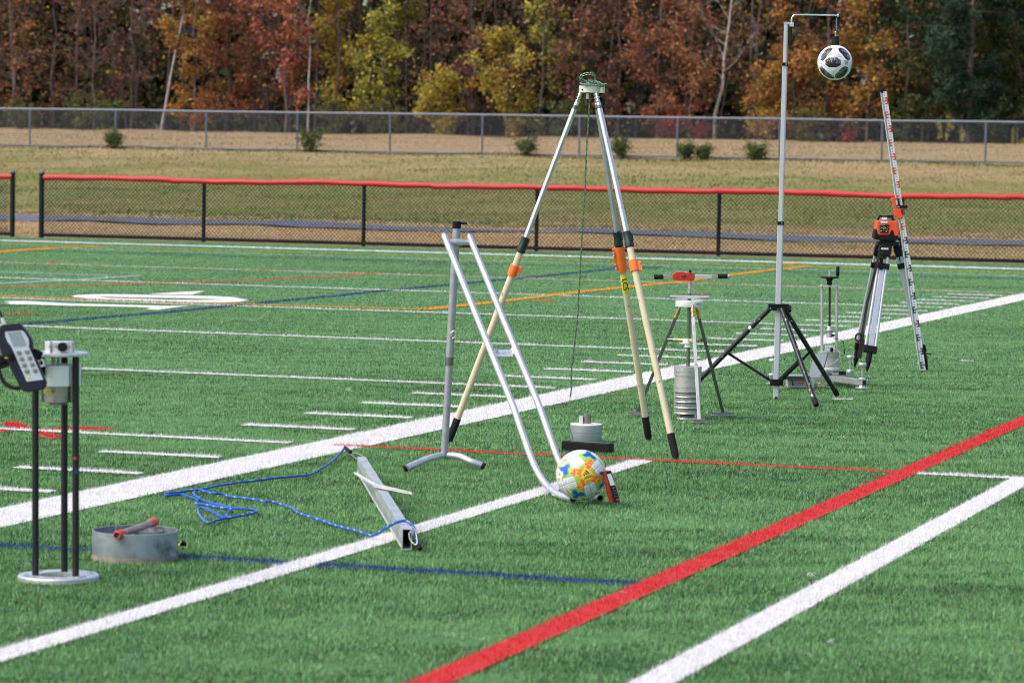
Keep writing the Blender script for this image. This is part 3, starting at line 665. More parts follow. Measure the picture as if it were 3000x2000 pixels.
tree(T(1020), 104.8, 2.4, 1.1, mixp('yellow', 'gold'), 4200, 'low rounded yellow bush at the foot of the wood', 114, 'yellow_bush', cat='bush', trunk_r=0.03, limbs=16, low=0.0)
tree(T(1085), 106, 8, 1.5, mixp('red', 'brown'), 2000, 'reddish tree right above the low yellow bush', 115, twig=4)
tree(T(1165), 105.1, 4.2, 1.3, mixp('gold', 'yellow'), 4000, 'short golden tree beside the tall yellow green one', 116, low=0.0)
tree(T(1235), 105.6, 8.5, 1.15, mixp('yellow', 'olive'), 5200, 'tall narrow yellow green tree left of the large tripod head', 117, lean=(0.03, 0))
tree(T(1330), 106, 8, 1.6, mixp('red', 'brown'), 2300, 'rust red tree directly behind the large tripod head', 118, twig=5)
tree(T(1420), 106.8, 8.5, 1.6, mixp('red', 'brown'), 2000, 'thinning red brown tree right of the large tripod head', 119, twig=6)
tree(T(1510), 105.6, 8, 1.6, mixp('red', 'orange'), 3200, 'red orange tree in the right middle of the wood', 120)
tree(T(1585), 105.0, 5.0, 1.2, mixp('red', 'orange'), 1800, 'shorter red tree over the crimson bush', 121)
tree(T(1640), 105.4, 8.5, 1.9, 'brown', 350, 'bare pale grey tree with a forked leaning trunk', 122, limbs=13, sub=5, twig=5, bark=BARK_P, lean=(0.10, 0), trunk_r=0.075, low=0.22, up=0.9)
tree(T(1735), 106.5, 8.5, 1.6, mixp('brown', 'gold'), 1900, 'brown and gold tree behind the tall staff pole', 123, twig=5)
tree(T(1820), 105.2, 3.3, 1.4, mixp('orange', 'gold'), 4200, 'low spreading orange tree right of the staff pole', 124, low=0.0)
tree(T(1900), 106, 8.5, 1.8, mixp('orange', 'orange') + PAL['gold'], 6500, 'bright orange tree behind the hanging ball', 125)
tree(T(1990), 105.3, 7, 1.5, mixp('gold', 'orange') + PAL['olive'], 5000, 'gold and olive tree right of the hanging ball', 126)
tree(T(2080), 105.8, 8.5, 1.7, mixp('green', 'olive'), 7000, 'dark green tree above the levelling staff', 127, 'green_tree', size=0.14)
tree(T(2130), 107.5, 8.5, 1.8, mixp('green', 'green') + PAL['orange'][:1], 7000, 'deep green tree flecked with orange left of the pine', 128, 'green_tree', size=0.14)
tree(T(2225), 104.8, 10, 2.0, 'pine', 16000, 'tall blue green pine with drooping tiers at the right', 129, 'pine_tree', limbs=34, sub=6, twig=4, trunk_r=0.13, size=0.28, aspect=0.25, droop=0.25, up=0.2, spread=0.13, flat=0.3)
tree(T(2330), 108, 9.5, 2.0, 'green', 7500, 'dark green tree at the right edge of the wood', 130, 'green_tree')
tree(T(2400), 106, 9, 2.0, 'green', 4200, 'dark green tree just beyond the right frame edge', 131, 'green_tree')
# low plants at the foot of the wood
for k, (x, U, H, R, pal, nl, lb) in enumerate([
    (45, 104.4, 1.0, 0.8, 'olive', 900, 'olive bush under the leftmost orange tree'), (190, 104.6, 1.2, 0.9, 'olive', 900, 'pale olive bush between first fence posts'),
    (250, 104.5, 1.0, 0.8, 'shrub', 800, 'green undergrowth left of the white birch'), (470, 104.5, 1.3, 0.8, 'orange', 1000, 'orange undergrowth beneath the dense orange tree'),
    (760, 104.6, 1.1, 0.9, 'olive', 900, 'olive undergrowth below the yellow trees'), (850, 104.5, 1.0, 0.9, 'olive', 900, 'green undergrowth right of the fifth grey fence post'),
    (1290, 104.5, 1.2, 1.0, 'shrub', 1100, 'green bush seen between the legs of the large tripod'), (1545, 104.4, 0.7, 0.6, 'crimson', 500, 'crimson bush between the large tripod and bare tree'),
    (1610, 104.4, 0.45, 0.35, 'crimson', 300, 'small crimson bush right of the larger crimson one'), (1760, 104.5, 1.0, 0.9, 'gold', 800, 'golden undergrowth behind the staff pole'),
    (1850, 104.5, 1.0, 0.8, 'olive', 800, 'olive undergrowth under the orange tree'), (1953, 104.3, 0.24, 0.3, 'crimson', 260, 'tiny crimson bush below the hanging ball'),
    (2080, 104.6, 1.3, 1.2, 'green', 1200, 'dark undergrowth behind the levelling staff'), (2260, 104.7, 1.2, 1.3, 'green', 1200, 'dark undergrowth below the pine')]):
    tree(T(x), U, H, R, pal, nl, lb, 200 + k, 'bush', limbs=14, sub=4, twig=2, trunk_r=0.015, low=0.0, spread=0.1, cat='bush', size=0.10, group='bushes at the foot of the wood', thick=0.004, z0=-0.03)
for k, (x, U, H, R, lb) in enumerate([(262, 78.6, 0.50, 0.33, 'leftmost green shrub at the grey fence'), (712, 78.6, 0.56, 0.36, 'tall green shrub at the fourth grey fence post'),
    (1208, 78.7, 0.42, 0.32, 'green shrub at the fence left of the large tripod'), (1424, 78.8, 0.42, 0.30, 'green shrub seen right of the large tripod legs'),
    (1573, 78.7, 0.42, 0.24, 'green shrub at the fence right of the large tripod, first of a pair'), (1612, 78.7, 0.30, 0.22, 'smaller green shrub, second of the pair'), (1737, 78.7, 0.32, 0.34, 'low green shrub left of the staff pole')]):
    tree(T(x), U, H * 0.62, R * 1.05, 'shrub', 1100, lb, 300 + k, 'shrub', limbs=22, sub=4, twig=2, trunk_r=0.012, low=0.0, spread=0.06, cat='shrub', size=0.062, up=0.9, group='shrubs growing through the grey fence', thick=0.003, z0=0.0)
for k, (x, H, lb) in enumerate([(2158, 0.75, 'yellow weed stalk leaning beyond the grey fence'), (2176, 0.95, 'tallest yellow weed stalk beyond the grey fence'), (2208, 0.55, 'thin dry weed stalk right of the tall yellow one')]):
    tree(T(x), 103.5, H, 0.13, 'weed', 170, lb, 330 + k, 'weed', limbs=8, sub=2, twig=2, trunk_r=0.012, low=0.1, spread=0.04, cat='weed', size=0.055, group='yellow weeds before the dark wood', z0=0, thick=0.004, up=1.2)
# yellow post at the right edge
pb = at(2972, 423, 121); zb = float(prof(np.array(to_f(pb)[0])))
yt = thing('yellow_bollard', 'small yellow post standing before the wood at right', 'post', (pb.x, pb.y, zb))
MB().cyl((pb.x, pb.y, zb), (pb.x, pb.y, zb + 0.62), 0.13, n=14).build('post', YELLOW, yt)
MB().lathe((pb.x + 0.42, pb.y + 0.3, zb), [(0.25, 0), (0.24, 0.12), (0.12, 0.26), (0.03, 0.30)], 14).build('cap', YELLOW, yt)

# the wood behind the edge trees, one mass
r = np.random.default_rng(77)
def wood_leaves(name, n, U0, U1, V0, V1, zlo, zhi, size, pals, label, wts=None):
    U = r.uniform(U0, U1, n); V = r.uniform(V0, V1, n)
    z = r.uniform(zlo, zhi, n)
    # clumping
    k = n // 14; cu_ = r.uniform(U0, U1, k); cv = r.uniform(V0, V1, k); cz = r.uniform(zlo, zhi, k); w = r.integers(0, k, n)
    U = cu_[w] + r.normal(0, 0.55, n); V = cv[w] + r.normal(0, 0.55, n); z = cz[w] + r.normal(0, 0.35, n)
    U = np.maximum(U, U0 - 0.5)
    x = FX + U * cu - V * su; y = FY + U * su + V * cu; zz = prof(U) + np.maximum(z, 0.05)
    me = leaves_mesh(name, np.stack([x, y, zz], 1), size, pals, r)
    o = bpy.data.objects.new(name, me); C.objects.link(o); o['kind'] = 'stuff'; o['label'] = label; return o
br = PAL['brown'] * 4 + PAL['red'][:1]
wood_leaves('wood_foliage', 11000, 108, 114, 18, 62, 0.2, 9, 0.17, br + PAL['gold'][:1], 'brown and rusty foliage deeper in the wood')
wood_leaves('wood_foliage', 9000, 108, 114, -10, 24, 0.2, 9, 0.20, PAL['green'] * 2 + PAL['pine'] + PAL['gold'][:1], 'dark green foliage deeper in the right wood')
wood_leaves('wood_foliage', 30000, 115, 128, -22, 76, 0.0, 14, 0.42, PAL['brown'] + PAL['green'] * 2, 'dim foliage at the back of the wood')
wood_leaves('wood_foliage', 60000, 130, 142, -30, 95, 0.0, 16, 1.0, PAL['green'] + PAL['brown'][3:], 'dark mass of trees closing the view')
wood_leaves('added_shade_canopy', 16000, 107, 130, -20, 72, 9.5, 13, 0.5, PAL['brown'] + PAL['green'], 'unseen overhead leaf layer added to darken the wood')  # leaves above the view, added to keep daylight out of the wood's interior
m = MB()
for k in range(160):
    U = r.uniform(107.5, 128); V = r.uniform(-14, 66); b = fld(U, V, float(prof(np.array(U))) - 0.1); ln = r.normal(0, 0.10, 2); H = r.uniform(9, 13)
    rd = r.uniform(0.02, 0.075); m.tube([b, b + Vector((ln[0] * H * .4, ln[1] * H * .4, H * .4)), b + Vector((ln[0] * H + r.normal(0, .2), ln[1] * H, H))], [rd, rd * .8, rd * .4], 6, cap=False)
    for j in range(7):
        z = r.uniform(0.1, 0.8) * H; a = r.uniform(0, 6.28); q = b + Vector((ln[0] * z, ln[1] * z, z)); L = r.uniform(0.8, 2.2)
        e = q + Vector((math.cos(a) * L, math.sin(a) * L, L * r.uniform(0.2, 1.0))); mid = (q + e) / 2 + Vector(r.normal(0, .12, 3)); m.tube([q, mid, e], [rd * .3, rd * .2, 0.006], 4, cap=False)
        for jj in range(9):
            s = q + (e - q) * r.uniform(.3, 1); m.tube([s, s + Vector(r.normal(0, .4, 3))], [0.008, 0.005], 3, cap=False)
wt = m.build('wood_trunks', BARK_T, None, angle=60); wt['kind'] = 'stuff'; wt['label'] = 'grey trunks and bare branches inside the wood'

# pebble of litter on the bank
for px, py, nm in ((1281, 519, 'small white litter scrap on the bank above the red fence'), (2932, 536, 'small pale litter scrap on the bank at right')):
    p = ground(px, py, 0.7); o = MB().ball((p.x, p.y, terr(*to_f(p)) + 0.03), 0.035, 8, 6, (1, .7, .6)).build('litter', WHITE); tag(o, nm, 'litter')

# ------------------------------------------------------------------ shock test device at the left: three black rods on a ring, drop weight
X_ = Vector((1, 0, 0)); Y_ = Vector((0, 1, 0)); Z_ = Vector((0, 0, 1))
dc = ground(171, 1689); dc.z = 0
dv = thing('impact_tester', 'three legged drop weight tester with black rods and silver ring base', 'test device', dc)
MB().lathe(dc, [(0.068, 0.0), (0.068, 0.009), (0.137, 0.009), (0.141, 0.005), (0.141, -0.01), (0.068, -0.01), (0.068, 0.0)], 56).build('base_ring', ALU, dv, angle=25)
dk = MB()
for q in (20, 75, 140, 200, 260, 320): dk.box(dc + Vector((0.113 * math.cos(rad(q)), 0.113 * math.sin(rad(q)), 0.0105)), (0.04, 0.018, 0.003), (Vector((-math.sin(rad(q)), math.cos(rad(q)), 0)), Vector((math.cos(rad(q)), math.sin(rad(q)), 0)), Z_))
dk.build('base_insert', ALU_D, dv)
LT = 0.765
for q in (83, 198, 326):
    p = dc + Vector((0.080 * math.cos(rad(q)), 0.080 * math.sin(rad(q)), 0.005)); MB().cyl(p, p + Z_ * LT, 0.0118, n=20).build('rod', BLACK_ROD, dv)
top = dc + Z_ * (LT + 0.006)
MB().lathe(top, [(0.0, 0.0), (0.098, 0.0), (0.104, 0.002), (0.104, 0.010), (0.1, 0.012), (0.0, 0.012)], 56).build('top_plate', ALU, dv, angle=25)
bx = top + Vector((0.0, -0.012, 0.012))
MB().box(bx + Vector((0.020, 0, 0.019)), (0.066, 0.066, 0.038)).box(bx + Vector((-0.022, 0.006, 0.019)), (0.022, 0.05, 0.038), (Vector((0.85, -0.5, 0)).normalized(), Vector((0.5, 0.85, 0)).normalized(), Z_)).build('release_block', ALU, dv, bevel=0.0012)
kb = MB(); c = bx + Vector((0.022, -0.034, 0.021))
prof_k = []
pts = [c + Vector((math.cos(2 * math.pi * i / 40) * (0.0155 + 0.0012 * (i % 4 < 2)), 0, math.sin(2 * math.pi * i / 40) * (0.0155 + 0.0012 * (i % 4 < 2)))) for i in range(40)]
kb.prism(pts, (0, -0.018, 0)); kb.build('knob', BLACK, dv, angle=50)
sc_ = MB()
for x, z in ((-0.002, 0.022), (0.045, 0.022), (-0.024, 0.020)): sc_.cyl(bx + Vector((x, -0.031, z)), bx + Vector((x, -0.036, z)), 0.0028, n=10)
sc_.build('screws', STEEL_D, dv)
MB().cyl(top + Vector((-0.018, 0.005, -0.10)), top + Vector((-0.018, 0.005, 0)), 0.0075, n=14).cyl(top + Vector((-0.0, 0.005, -0.10)), top + Vector((0, 0.005, 0)), 0.0055, n=14).build('guide_shaft', STEEL, dv)
# bracket and bush under the plate
MB().box(top + Vector((-0.078, -0.055, -0.022)), (0.075, 0.05, 0.034)).box(top + Vector((-0.06, -0.06, -0.05)), (0.05, 0.03, 0.03)).build('magnet_bracket', BLACK, dv, bevel=0.003)
p = top + Vector((-0.046, -0.080, -0.021)); MB().lathe(p, [(0.006, 0.0), (0.006, -0.012), (0.0125, -0.014), (0.0145, -0.01), (0.0145, 0.02), (0.006, 0.02)], 24, (0, 1, 0)).build('bush', WHITE, dv)
MB().cyl(p + Y_ * 0.004, p + Y_ * 0.006, 0.0065, n=14).build('bush_hole', BLACK, dv)
# nylon weight with flats
zn = dc.z + 0.668
m = MB(); n = 40; ring = []
for i in range(n):
    a = 2 * math.pi * i / n; rr_ = 0.077
    for q in (83, 198, 326):
        dq = abs((math.degrees(a) - q + 180) % 360 - 180)
        if dq < 14: rr_ = 0.062
    ring.append(dc + Vector((math.cos(a) * rr_, math.sin(a) * rr_, zn - dc.z)))
m.prism(ring, (0, 0, 0.072)); m.build('guide_block', NYLON, dv, angle=25, bevel=0.0015)
MB().lathe(dc + Z_ * (zn - 0.0575), [(0.0, 0), (0.058, 0), (0.060, 0.002), (0.060, 0.057), (0.0, 0.057)], 48).build('drop_weight', mat('weight_steel', (0.36, 0.34, 0.33), 0.3, 0.9, 0.12, 40), dv, angle=30)
MB().cyl(dc + Vector((0.0, 0, zn - 0.0575)), dc + Vector((0, 0, zn - 0.067)), 0.03, n=24).build('weight_face', STEEL_D, dv)
lb = MB()
for i in range(6):
    a0, a1 = rad(222 + i * 5.5), rad(222 + (i + 1) * 5.5); o = len(lb.v); r1 = 0.0608
    lb.v += [dc + Vector((math.cos(a) * r1, math.sin(a) * r1, z)) for a, z in ((a0, zn - 0.024), (a1, zn - 0.024), (a1, zn - 0.013), (a0, zn - 0.013))]; lb.f.append((o, o + 1, o + 2, o + 3))
lb.build('label_sticker', YELLOW, dv)
text_mb('FLUIDA TEST', dc + Vector((-0.026, -0.0585, zn - 0.0185)), (0.92, -0.38, 0), Z_, 0.008).build('sticker_lettering', MARK_B, dv, smooth=False)
pr = dc + Vector((0.080 * math.cos(rad(326)), 0.080 * math.sin(rad(326)), 0))
zd = lambda y: CAM_H - (y - 443.5) * pr.y / FPX
MB().ball(pr + Vector((0.001, -0.012, zd(1345.7))), 0.0075, 14, 8, (1, 0.6, 1)).build('red_dot_sticker', RED, dv)
text_mb('1', pr + Vector((0.004, -0.0125, zd(1383))), X_, Z_, 0.021).build('blue_number', BLUE, dv, smooth=False)

dv.rotation_euler = (0, -0.010, 0)
# handheld meter clamped beside it (tilted)
HY = 10.93
hm = thing('handheld_meter', 'dark handheld meter with grey keypad and screen at far left', 'meter', ZH(400, 780, HY), None)
hp = lambda x, y, dy=0: ZH(x, y, HY + dy)
tl, br_ = hp(225, 180), hp(640, 1330); hv_ = (tl - br_).normalized(); hx = Vector((0, 1, 0)).cross(hv_).normalized(); hx = hx if hx.x > 0 else -hx
outl = [(20, 190), (180, 172), (350, 165), (390, 225), (480, 330), (550, 450), (572, 560), (568, 660), (812, 1215), (790, 1300), (700, 1345), (560, 1370), (420, 1370), (370, 1330), (100, 790), (20, 690), (-20, 560), (-40, 400), (-20, 260)]
MB().prism([hp(x, y) for x, y in outl][::-1], (0, 0.038, 0)).build('body', NAVY, hm, bevel=0.004, angle=50)
MB().prism([hp(x, y, -0.004) for x, y in [(20, 190), (180, 172), (350, 165), (390, 225), (378, 285), (60, 305)]][::-1], (0, 0.01, 0)).build('head_cap', NAVY, hm, bevel=0.002, angle=50)
MB().prism([hp(x, y, -0.002) for x, y in [(88, 310), (390, 284), (450, 345), (500, 430), (512, 520), (508, 580), (762, 1155), (472, 1190), (215, 610), (190, 560), (135, 490), (95, 400)]][::-1], (0, 0.006, 0)).build('face_plate', GREYP, hm, angle=50)
MB().prism([hp(x, y, -0.0035) for x, y in [(133, 325), (362, 306), (465, 548), (240, 572)]][::-1], (0, 0.003, 0)).build('screen', LCD, hm, smooth=False)
for (x, y), tx in zip([(330, 682), (473, 670), (380, 792), (520, 778), (425, 903), (567, 890), (472, 1012), (615, 1000)], ['ON', 'OFF', 'MODE', 'DISP', 'MAX', 'MIN', 'SET', 'OK']):
    q = [(-42, -28), (32, -34), (45, 26), (-28, 33)]
    MB().prism([hp(x + a, y + b, -0.0055) for a, b in q][::-1], (0, 0.004, 0)).build('button', mat('button_grey', (0.16, 0.15, 0.13), 0.5), hm, bevel=0.001)
    text_mb(tx, hp(x, y, -0.0062), hx, hv_, 0.0058 if len(tx) < 4 else 0.0045).build('button_lettering', mat('pale_print', (0.6, 0.52, 0.28), 0.5), hm, smooth=False)
MB().prism([hp(x, y, -0.0035) for x, y in [(480, 1092), (530, 1088), (540, 1128), (492, 1132)]][::-1], (0, 0.002, 0)).build('yellow_symbol', YELLOW, hm)
MB().cyl(hp(85, 180, .02), hp(55, 110, .02), 0.0075, n=14).cyl(hp(55, 110, .02), hp(40, 60, .02), 0.006, n=14).build('plug', WHITE, hm)
MB().tube(spline([hp(40, 62, .02), hp(10, 0, .02), hp(-40, -90, .03), hp(-160, -180, .05)]), 0.0042, 8).build('cable', BLACK, hm)
MB().box(hp(200, 740, 0.01), (0.018, 0.05, 0.026), (hx, Y_, hv_)).box(hp(60, 810, 0.03), (0.055, 0.03, 0.03), (hx, Y_, hv_)).cyl(hp(-70, 790, 0.03), hp(60, 775, 0.03), 0.012, n=14).box(hp(120, 880, 0.03), (0.05, 0.03, 0.02), (hx, Y_, hv_)).build('clamp', BLACK, hm, bevel=0.0015)
MB().cyl(hp(85, 775, 0.0), hp(140, 780, 0.0), 0.0035, n=10).build('clamp_screw', BRASS, hm)
cp = spline([hp(-60, 860, 0.05), hp(-30, 960, 0.04), hp(10, 1090, 0.03), hp(80, 1210, 0.025), (hp(200, 1290, 0.02)), hp(330, 1305, 0.02), hp(400, 1290, 0.02)], 0.0022)
MB().tube(cp, [0.0078 if i % 2 else 0.0062 for i in range(len(cp))], 10).build('coiled_cable', RUBBER, hm, angle=80)
MB().beam(hp(560, 680, 0.03), hp(700, 740, 0.05), 0.03, 0.03).build('clamp_arm', BLACK, hm)

# double ring with a capped pipe across
rc = ground(397, 1643); rc = Vector((at(396, 1600, rc.y + 0.155).x, rc.y + 0.155, 0)); rH = 0.096
rg = thing('ring_infiltrometer', 'galvanised double metal ring standing on the turf at left', 'metal ring', rc)
MB().lathe(rc, [(0.157, -0.02), (0.157, rH - 0.001), (0.1555, rH), (0.153, rH), (0.152, rH - 0.001), (0.152, -0.02)], 64).build('outer_ring', mat('ring_sheet', (0.27, 0.31, 0.34), 0.45, 0.45, 0.3, 9, dirt=((0.13, 0.15, 0.16), 0.56, 11, 0.14)), rg, angle=30)
MB().lathe(rc, [(0.1582, -0.02), (0.1579, 0.004), (0.1572, 0.009), (0.1565, 0.006)], 64).build('rust_band', mat('rust_stain', (0.23, 0.19, 0.165), 0.7, 0, 0.3, 30), rg, angle=30)
ic = rc + Vector((0.02, 0.04, 0)); MB().lathe(ic, [(0.075, -0.02), (0.075, rH - 0.006), (0.072, rH - 0.006), (0.072, -0.02)], 44).build('inner_ring', GALV, rg, angle=30)
p = Z1(627, 1205, rc.y - 0.02); MB().cyl((p.x, p.y, 0), Z1(627, 1108, rc.y - 0.02), 0.002, n=8).build('pin', STEEL, rg)
pa, pb_ = Z1(632, 1232, rc.y - 0.148), Z1(838, 1146, rc.y + 0.12); pa.z = rH + 0.017; pb_.z = rH + 0.017
pa = at(632 / 1.845, 900 + 1232 / 1.845, rc.y - 0.165)
pd = (pb_ - pa).normalized(); L = (pb_ - pa).length
pp = thing('pipe', 'rusty pipe with red collars lying across the metal ring', 'pipe', pa)
MB().lathe(pa, [(0.0105, 0.0), (0.0135, 0.0), (0.0135, L), (0.0105, L), (0.0105, 0)], 24, pd).build('tube', RUST, pp)
for z in (0.0, L - 0.042): MB().lathe(pa + pd * z, [(0.0135, -0.002), (0.0158, 0.0), (0.0158, 0.012), (0.0148, 0.014), (0.0158, 0.016), (0.0158, 0.042), (0.013, 0.044), (0.0118, 0.02), (0.0115, -0.002), (0.0135, -0.002)], 28, pd).build('collar', RED_GRIP, pp)
MB().cyl(pa + pd * 0.02, pa + pd * 0.022, 0.0096, n=20).build('bore', BLACK, pp)
q = ground(526, 1606); br1 = thing('small_brush', 'small black bristle brush lying behind the metal ring', 'brush', (q.x, q.y, 0))
m = MB()
for k in range(46): d = Vector((random.uniform(.5, 1), random.uniform(-.5, .5), random.uniform(-.05, .7))).normalized() * 0.026; m.cyl(q + Z_ * .012, q + Z_ * .012 + d, 0.0012, n=3)
m.build('bristles', BLACK, br1); MB().cyl(q + Vector((-.014, 0, .012)), q + Vector((0, 0, .013)), 0.007, n=12).build('ferrule', YELLOW, br1)

# ------------------------------------------------------------------ aluminium straightedge with wedge
ta, tbq = ground(1192, 1607), ground(1058, 1384); ta.z = tbq.z = 0.0
td = (tbq - ta).normalized(); ts = td.cross(Z_).normalized(); tw, th, tL = 0.038, 0.076, (tbq - ta).length
st = thing('aluminium_straightedge', 'long hollow aluminium straightedge lying on the turf with white notched edge', 'straightedge', ta)
m = MB(); o = 0
A = [ta + ts * sx * tw / 2 + Z_ * z for sx, z in ((-1, -0.005), (1, -0.005), (1, th), (-1, th))]; I = [ta + ts * sx * (tw / 2 - .003) + Z_ * z for sx, z in ((-1, 0.0), (1, 0.0), (1, th - .003), (-1, th - .003))]
m.v = A + [p + td * tL for p in A] + I + [p + td * tL for p in I]
for i in range(4):
    j = (i + 1) % 4; m.f += [(i, j, 4 + j, 4 + i), (8 + j, 8 + i, 12 + i, 12 + j), (j, i, 8 + i, 8 + j), (4 + i, 4 + j, 12 + j, 12 + i)]
m.build('hollow_section', mat('dull_aluminium', (0.50, 0.52, 0.53), 0.45, 0.6, 0.15, 9, stretch=(1, 1, 1), dirt=((0.36, 0.38, 0.39), 0.6, 30, 0.05)), st, smooth=False, bevel=0.001)
m = MB()
nt = int(tL / 0.05)
for k in range(nt): m.box(ta + td * (0.03 + k * 0.05) - ts * (tw / 2 + 0.0005) + Z_ * (0.022), (0.0014, 0.0035, 0.035), (ts, td, Z_))
m.build('side_graduation', mat('grey_print', (0.22, 0.23, 0.23), 0.5), st, smooth=False)
m = MB()
for k in range(int(tL / 0.032)):
    c = ta + td * (0.02 + k * 0.032) - ts * (tw / 2 + 0.001) + Z_ * 0.006; m.prism([c, c + td * 0.012 + Z_ * 0.005, c + td * 0.012 + Z_ * 0.001], -ts * 0.0012)
m.build('notched_edge', mat('white_print', (0.6, 0.61, 0.61), 0.5), st, smooth=False)
m = MB()
for k in (7, 8, 22, 23, 30, 31, 41): m.box(ta + td * (0.4 + k * 0.055) + Z_ * (th + 0.0004), (0.018, 0.004, 0.0008), (ts, td, Z_))
m.build('top_scratches', mat('scuff', (0.30, 0.30, 0.30), 0.6), st, smooth=False)
wp = [Z2(x, y, Y) for x, y, Y in ((1725, 402, 14.66), (1912, 512, 14.25), (2225, 582, 13.95))]
wz = th + 0.004
def fl(p, z):  # slide along its ray to height z
    d = (p - Vector((0, 0, CAM_H))); return Vector((0, 0, CAM_H)) + d * ((z - CAM_H) / d.z)
w0, w1, w2 = fl(wp[0], wz + 0.0), fl(wp[1], wz + 0.004), fl(wp[2], wz - 0.0)
wg = thing('measuring_wedge', 'pale slim measuring wedge resting across the aluminium straightedge', 'wedge', w1)
MB().prism([w0 + Vector((0, -.004, 0)), w0 + Vector((0.006, .012, 0)), w1 + Vector((.01, .022, 0)), w1 + Vector((0, -.022, 0))], (0, 0, 0.006)).build('left_blade', WHITE, wg)
MB().prism([w1 + Vector((-.01, -.028, 0)), w1 + Vector((0, .03, 0)), w2 + Vector((0, .006, 0)), w2 + Vector((0, -.006, 0))], (0, 0, 0.010)).build('right_blade', mat('pale_wedge', (0.48, 0.48, 0.47), 0.5), wg)

# blue rope lying on the turf
zr = 0.006
RP = [(1650, 212), (1560, 275), (1490, 330), (1420, 372), (1345, 410), (1210, 425), (1060, 437), (900, 458), (750, 475), (640, 492), (530, 508), (440, 532), (350, 541), (240, 558), (120, 570), (98, 580), (120, 588), (220, 580), (300, 597), (370, 620), (470, 648), (600, 680), (720, 702), (860, 712), (885, 722), (870, 738), (760, 762), (620, 785), (540, 800), (490, 822), (455, 820), (405, 770), (385, 720), (400, 695), (450, 705), (520, 735), (580, 768), (630, 780), (635, 745), (672, 712), (655, 700), (560, 690), (470, 672), (380, 660), (375, 640), (400, 612), (360, 590), (350, 560), (375, 540), (430, 548), (520, 572), (600, 575), (650, 598), (760, 610), (900, 628), (965, 645), (1010, 640), (1130, 675), (1200, 700), (1240, 735), (1330, 768), (1450, 805), (1560, 845), (1680, 875), (1780, 903), (1885, 932)]
pts = [Z2(x, y, None, zr + 0.004 * math.sin(i * 1.3)) for i, (x, y) in enumerate(RP)]
e0 = pts[0]; far_top = tbq + Z_ * (th * 0.8)
pts[0] = e0 + Z_ * 0.02
tn = ta + td * 0.16
tail = [pts[-1] + (tn - pts[-1]) * 0.45 + Z_ * 0.045, tn - ts * 0.03 + Z_ * (th + 0.006), tn + ts * 0.005 + Z_ * (th + 0.012), tn + ts * 0.032 + Z_ * (th - 0.005) - td * 0.03, ta + ts * 0.036 + Z_ * 0.045 + td * 0.03, ta + ts * 0.040 + Z_ * 0.016 - td * 0.04]
rp = thing('blue_rope', 'blue rope with yellow flecks looped on the turf beside the straightedge', 'rope', (pts[20].x, pts[20].y, 0))
rope('braid', spline(pts + tail, 0.008), 0.0058, (0.014, 0.10, 0.42), (0.55, 0.48, 0.12), rp, 8, 9, (1, 5))
MB().tube([e0 + Z_ * .02, e0 + (far_top - e0) * 0.35 + Z_ * .01], 0.0088, 12).build('heat_shrink', RUBBER, rp)
e9 = tail[-1]; MB().tube([e9 + Z_ * .004, e9 + Vector((0.008, -0.03, -0.008))], 0.0085, 12).build('heat_shrink', RUBBER, rp)
cb = spline([e0 + (far_top - e0) * 0.35, e0 + (far_top - e0) * 0.7 + Vector((0, 0, .02)), far_top + Vector((0.01, 0, 0.012)), far_top + Vector((0.0, -0.01, -.012)), e0 + (far_top - e0) * 0.7 + Vector((0, 0, -.006)), e0 + (far_top - e0) * 0.35], 0.006)
MB().tube(cb, 0.0018, 6).build('wire_loop', STEEL, rp)
cb = spline([ta + ts * .010 + Z_ * .060 - td * .002, ta + ts * .022 + Z_ * (th + .008) + td * .01, ta + ts * .033 + Z_ * .06, ta + ts * .036 + Z_ * .03 - td * .03, ta + ts * .030 + Z_ * .02 - td * .035, ta + ts * .012 + Z_ * .035 - td * .02, ta + ts * .006 + Z_ * .06 - td * .004], 0.005)
MB().tube(cb, 0.0019, 8).build('carabiner', STEEL, rp)

# ------------------------------------------------------------------ ball roll ramp
rf = ground(1301, 1362); RYb = rf.y
f1, f2 = ground(1680, 1468), None
foot1 = Vector((f1.x, f1.y, 0.016)); t1 = at(1301, 688, RYb - 0.03)
run = Vector((foot1.x - t1.x, foot1.y - t1.y, 0)); perp = Vector((-run.y, run.x, 0)).normalized() * 0.128
rm = thing('ball_ramp', 'tall silver two rail ball ramp leaning on its own rear post', 'ball ramp', (foot1.x, foot1.y, 0))
hd = run.normalized()
k1 = at(1502, 1186, 0.5 * (t1.y + foot1.y)); 
